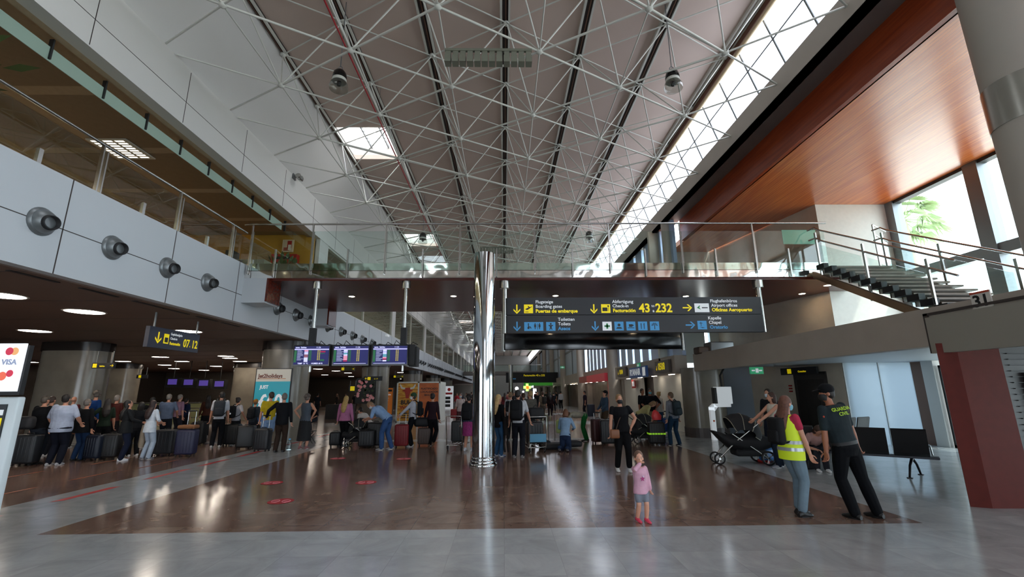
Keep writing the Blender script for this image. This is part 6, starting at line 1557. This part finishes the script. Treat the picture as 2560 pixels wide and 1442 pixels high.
person('seated-looking person in dark top and white mask beyond the grey-haired woman', p, PI-R(20), 1.5, 1, crouch=.3, lean=15, footL=(-.1, .35, .075), footR=(.1, .35, .075), handL=(-.15, .3, .7), handR=(.15, .3, .7), top='16181e', bottom='1c2028', hair='20160f', mask='c8ccd0')
t = thing('folding_stool', 'small folding stool frame on the floor beside the grey-haired woman', 'stool', Pp(774, 1108))
b = MB()
for s in (-1, 1): b.tube([(-.15, s*.12, 0), (.15, s*.12, .4)], .012, DGREY, 6); b.tube([(.15, s*.12, 0), (-.15, s*.12, .4)], .012, DGREY, 6)
b.box((-.16, -.13, .4), (.16, .13, .42), DGREY); b.build('frame', parent=t)
p = Pp(697, 1130)
person('man in black jacket and brown trousers with grey hair, hand on the case handle', p, R(10), 1.72, 1.08, handL=(-.48, .1, 1.02), top='101115', sleeve=.95, hem=.80, bottom='2e221c', shoes='151515', hair='6a6460', bald=False, look=(20, 0), vox=.010)
suitcase(Pp(654, 1128), R(-6), 'black suitcase with raised silver handle held by the man in the black jacket', '14151a', .46, .62, .28, handle=.42)
suitcase(Pp(612, 1122), R(12), 'rounded black suitcase left of the boy with the tan cap', '0e0f12', .5, .66, .34, ribs=False)
p = Pp(664, 1122)
person('man in yellow T-shirt and pale blue shorts in the queue', p, R(30), 1.76, 1.05, top='b8a020', sleeve=.42, bottom='7a94b8', leg=.42, shoes='8a8a8a', hair='2a1c14', look=(30, 0), vox=.010)
p = Pp(626, 1114)
M5 = person('boy with tan cap and dark mask in grey top wearing a backpack', p, R(-6), 1.52, .92, top='2c3238', sleeve=.8, bottom='22252c', shoes='b8b8b8', hair='6a4a2a', cap='9a6a30', mask='16161a', look=(40, 0))
backpack(M5, 'black backpack of the boy with the tan cap', '141518', .85)
b = MB(); b.lathe([(.07, 0), (.075, .05), (.07, .2), (.03, .26), (.03, .3)], m=glass('bottle', (.75, .85, .88), .2), n=16); b.lathe([(.032, .3), (.032, .33)], m=BLU, n=12); tag(b.build('water_bottle', loc=Pp(722, 1124)), 'large clear water bottle on the floor at the queue end', 'bottle')
p = Pp(538, 1118)
M6 = person('man in white T-shirt and black trousers with grey backpack in the queue', p, R(24), 1.78, 1.02, top='b9bcc4', sleeve=.42, bottom='131418', shoes='c0c0c0', hair='1a1412', look=(20, 0), group=None, vox=.010)
backpack(M6, 'grey backpack on the white T-shirt in the queue', '2c2f35', 1.05)
p = Pp(582, 1112)
M7 = person('woman in white T-shirt wearing a black backpack with white print', p, R(-14), 1.58, .98, True, handR=(.3, .1, 1.0), top='a8a8ae', sleeve=.4, bottom='1a1c22', hair='1e1512', hairstyle='bun')
bk = backpack(M7, 'black backpack with white print in the queue', '101116', .95)
b = MB(); circ(b, -.03, .0, .04, WHT, -.218); circ(b, .05, -.06, .035, WHT, -.218); b.build('print', parent=bk)
suitcase(Pp(577, 1114), R(6), 'black suitcase in front of the woman with the printed backpack', '111214', .5, .66, .3)
suitcase(Pp(493, 1112), R(-4), 'black upright suitcase left of the man with the grey backpack', '141416', .46, .72, .3)
p = Pp(508, 1092)
person('woman in brown top with dark hair beyond the man with the grey backpack', p, R(40), 1.66, 1, True, top='4a2c22', sleeve=.9, bottom='1c1a1e', hair='1e1410', hairstyle='long')
p = Pp(404, 1112)
person('grey-haired man in grey-blue T-shirt in the queue', p, R(10), 1.72, 1.15, handR=(.25, .2, 1.0), top='5a6880', sleeve=.42, bottom='1a1c24', hair='78726c')
p = Pp(434, 1100)
person('older person in pale pink shirt with arm across', p, R(-20), 1.70, 1.05, handL=(-.1, .25, 1.1), top='8c6c80', sleeve=.45, bottom='26262e', hair='807870')
p = Pp(453, 1090)
M8 = person('person with navy backpack hidden beyond the pink shirt', p, R(-10), 1.55, 1, top='1a2440', bottom='1a1a22', hair='221814')
backpack(M8, 'navy blue backpack beyond the pink shirt', '18224a', 1.0)
suitcase(Pp(408, 1138), R(4), 'large dark grey suitcase at the edge of the queue', '26282c', .58, .66, .34)
suitcase(Pp(462, 1140), R(6), 'navy suitcase with tan cushion tied on top and raised handle', '191a3a', .5, .68, .3, handle=.55)
b = MB(); b.rbox((-.24, -.14, 0), (.24, .14, .1), .04, mat('cushion_tan', '7a5030', .8), n=3); tag(b.build('travel_cushion', loc=Pp(462, 1140)+Vector((0, -.02, .75))), 'tan cushion on top of the navy suitcase', 'cushion')
t = thing('hand_cart', 'pale wire luggage cart seen between the queueing people', 'luggage trolley', Pp(490, 1085))
b = MB()
for x in (-.4, 0, .4): b.tube([(x, 0, .1), (x, 0, 1.1)], .018, STEEL, 6)
for z in (.3, .7, 1.1): b.tube([(-.4, 0, z), (.4, 0, z)], .018, STEEL, 6)
b.build('frame', parent=t)
p = Pp(362, 1148)
WW = person('young woman with long dark hair in loose white shirt and pale jeans', p, R(-14), 1.56, .92, True, handL=(-.14, .30, 1.08), handR=(.14, .25, 1.05), top='c0cad4', sleeve=.6, hem=.78, bottom='9aa8b8', shoes='6a6c74', hair='2a1a18', hairstyle='long', vox=.009, look=(10, -12))
t = thing('folded_jacket', 'cream jacket hanging from the arm of the young woman in white', 'jacket', WW['up'](-.26, .06, .80))
b = MB(); b.loft([((0, 0, .18), (.05, 0, 0), (0, .09, 0)), ((-.02, 0, -.05), (.07, 0, 0), (0, .09, 0)), ((-.04, 0, -.32), (.075, 0, 0), (0, .07, 0)), ((-.03, 0, -.42), (.06, 0, 0), (0, .06, 0))], mat('jacket_cream', '9a8c7a', .85, noise=.1), n=14); b.build('cloth', parent=t)
p = Pp(300, 1152)
person('woman in dark hooded top and navy trousers with white trainers, phone in hand', p, R(-50), 1.58, 1.05, True, handR=(.12, .35, 1.08), top='1c1e20', sleeve=.95, hem=.78, bottom='161c2e', shoes='c8ccd2', hair='15100e', hairstyle='long', look=(0, -20), vox=.010)
p = Pp(330, 1140)
person('dark-haired person with white mask looking down beside the hooded woman', p, R(60), 1.52, .95, True, handL=(-.1, .3, 1.05), top='17181b', sleeve=.95, bottom='141519', hair='17110f', hairstyle='bob', mask='a8b0b8', look=(0, -25))
p = Pp(362, 1120)
person('dark-clad person beyond the young woman in white', p, R(10), 1.62, 1, top='121316', sleeve=.95, bottom='121216', hair='14100e')
p = Pp(245, 1138)
person('woman with long dark hair in dark green T-shirt holding a phone', p, R(40), 1.60, 1, True, handL=(-.25, .25, 1.15), top='1f2c22', sleeve=.45, bottom='131417', shoes='8a8a8e', hair='1c1410', hairstyle='long')
p = Pp(214, 1124)
person('tall curly grey-haired man in royal blue top with black mask', p, RIGHT+R(70), 1.84, 1.1, top='16386e', sleeve=.9, bottom='16181f', hair='5c544c', hairstyle='curly', mask='101014', look=(60, 0))
p = Pp(270, 1120)
person('grey-haired person in rust red top beyond the green T-shirt woman', p, R(10), 1.70, 1, True, top='4e2420', sleeve=.9, bottom='1c1a1c', hair='8a8078')
p = Pp(190, 1151)
person('person in black jacket and blue jeans beside the big white shirt', p, R(-6), 1.60, 1.1, top='121316', sleeve=.9, hem=.78, bottom='1e3250', shoes='1a1a1a', hair='6a625c')
p = Pp(132, 1163)
person('big man in white short-sleeved shirt and dark trousers seen from behind', p, R(8), 1.74, 1.45, handL=(-.30, .2, .95), handR=(.30, .2, 1.0), top='9ba6ba', sleeve=.45, hem=.82, bottom='10131e', shoes='a0a2a6', hair='17110f', look=(10, -15), vox=.010)
p = Pp(78, 1160)
M9 = person('heavy person in black top and grey jeans at the left end of the queue', p, R(-10), 1.70, 1.25, top='0f1013', sleeve=.9, bottom='262b33', shoes='1a1a1a', hair='4a423a')
b = MB(); b.rbox((-.2, -.12, 0), (.2, .12, .32), .09, mat('bag_15161a', '15161a', .7), n=4); tag(b.build('shoulder_bag', loc=M9['up'](.02, -.34, .90)), 'black bag slung at the side of the heavy person in black', 'bag')
p = Pp(100, 1140)
person('person in white shirt half hidden beyond the heavy person in black', p, R(0), 1.68, 1, top='8c949e', sleeve=.45, bottom='16181e', hair='3a2a22')
suitcase(Pp(60, 1165)+Vector((-.1, .1, 0)), R(5), 'dark suitcase by the heavy person in black', '101318', .5, .7, .3)
suitcase(Pp(232, 1150), R(-5), 'dark blue suitcase beside the green T-shirt woman', '141c2c', .42, .6, .28)
suitcase(Pp(272, 1148), R(5), 'black suitcase between the green T-shirt woman and the hooded woman', '0f1013', .46, .62, .28)
p = Pp(160, 1120)
person('bald man in red top beyond the big white shirt', p, R(10), 1.66, 1, top='5a2426', bottom='1c1a1c', hair='a07a68', bald=True)
# seen further off
p = Pp(805, 1048); 
b = MB(); b.box((-.9, -.3, 0), (.9, .3, .95), mat('bin_black', '141518', .5)); tag(b.build('dark_counter', loc=p+Vector((1.0, .5, 0))), 'low dark counter left of the blonde woman in pink', 'counter')
for k, (q, c_, bt_c, hc, dr, fem_, lab) in enumerate([
  ((790, 1040), '22242a', '1c1c22', '1a1210', 0, 0, 'dark figure walking beyond the queue, by the third pillar'),
  ((862, 1032), '5a3024', '22222a', '2a1c14', 1, 1, 'figure in rusty top beyond the blonde woman'),
  ((885, 1030), '1a1a1e', '2a2420', '1a1210', 0, 0, 'dark figure beside the flower poster'),
  ((840, 1030), '33302e', '1c1c22', '4a3020', 2, 1, 'small figure in grey left of the flower poster'),
  ((1358, 1052), '6a5c4c', '4a4038', '4a3020', 3, 0, 'walker in khaki with a dark rucksack in the middle distance'),
  ((1376, 1040), '201416', '1a1216', '17100e', 0, 1, 'dark-clad walker right of the walker in khaki'),
  ((1344, 1034), '141416', '1a1a1e', '1c1410', 1, 0, 'dark figure beneath the green canopy'),
  ((1403, 1022), 'b0b4b8', '101014', '1a1412', 0, 0, 'distant person in white shirt and black trousers by the shops'),
  ((1392, 1014), '22242a', '16161a', '1a1412', 2, 0, 'distant dark person beside the one in white shirt'),
  ((1262, 1042), '6a2a30', '22242a', '2a1c14', 0, 1, 'distant figure in dark pink top right of the column'),
  ((1270, 1030), '8a5a4a', '1c1c22', '2a1c14', 3, 0, 'distant figure in terracotta top'),
  ((1285, 1028), '2a2a30', '1c1c22', '5a4430', 1, 1, 'distant figure in charcoal near the globe lamp'),
  ((1300, 1024), '4a4a52', '1a1a20', '1a1210', 0, 0, 'distant grey figure under the pharmacy cross'),
  ((1322, 1020), '1a2030', '22222a', '1a1210', 2, 1, 'distant navy figure right of the pharmacy cross'),
  ((1340, 1018), '5a1a1e', '1c1c22', '2a1c14', 0, 0, 'distant figure in red top under the green canopy'),
  ((1366, 1016), '30302c', '22222a', '1a1210', 1, 0, 'distant olive figure near the tall panel wall'),
  ((1385, 1028), '181a1e', '16161c', '1a1210', 0, 1, 'distant black-clad figure near the shops'),
  ((1152, 1024), '3a3f4c', '1c1c22', '2a1c14', 0, 0, 'distant figure in slate blue beyond the red tote bag'),
  ((1166, 1022), 'a8a4a0', '22222a', '3a2a20', 2, 1, 'distant figure in cream beyond the curly-haired woman'),
  ((1142, 1026), '9a2a34', '1c1c22', '2a1c14', 1, 1, 'distant figure in crimson near the brochure stand'),
  ((1178, 1020), '20242a', '1a1a20', '2a1c14', 0, 0, 'distant dark figure beside the column on the left')]):
    P_n = person(lab, Pp(*q), [0, PI, LEFT, R(20)][dr], 1.70 if not fem_ else 1.62, 1, bool(fem_), top=c_, bottom=bt_c, sleeve=.9 if k % 2 else .45, hair=hc, hairstyle='long' if (fem_ and k % 2) else 'short', vox=.022,
       footL=(-.1, .14, .075) if k % 3 == 0 else None, footR=(.1, -.14, .09) if k % 3 == 0 else None, shoes='303034')
    if k == 4: backpack(P_n, 'dark rucksack of the walker in khaki', '1c1714', .9)
# ================================================================ world and light
wd = bpy.data.worlds.new('world'); scene.world = wd; wd.use_nodes = True
bg = wd.node_tree.nodes['Background']; bg.inputs['Color'].default_value = (.80, .90, 1, 1); bg.inputs['Strength'].default_value = 7.5
su = bpy.data.lights.new('sun', 'SUN'); su.energy = 4; su.angle = R(1); su.color = (1, .94, .84)
so = bpy.data.objects.new('sun', su); COL.objects.link(so); so.rotation_euler = (R(20), R(28), 0)
scene.view_settings.view_transform = 'Standard'; scene.view_settings.look = 'None'; scene.view_settings.gamma = 1
scene.view_settings.exposure = 0.0
def area(name, loc, rot, sx, sy, e, col=(1, 1, 1), portal=False):
    l = bpy.data.lights.new(name, 'AREA'); l.shape = 'RECTANGLE'; l.size = sx; l.size_y = sy; l.energy = e; l.color = col
    o = bpy.data.objects.new(name, l); COL.objects.link(o); o.location = loc; o.rotation_euler = rot
    if portal: l.cycles.is_portal = True
    return o
area('portal_window', (13.9, 1.3, 4), (0, R(90), 0), 8, 26.6, 1, portal=True)
area('portal_back', (0, -12.3, 2.9), (R(90), 0, 0), 14, 5.8, 1, portal=True)
scene.cycles.adaptive_threshold = .05; scene.cycles.max_bounces = 7; scene.cycles.diffuse_bounces = 4; scene.cycles.glossy_bounces = 3
scene.cycles.transparent_max_bounces = 12; scene.cycles.caustics_reflective = False; scene.cycles.caustics_refractive = False
scene.cycles.sample_clamp_indirect = 4
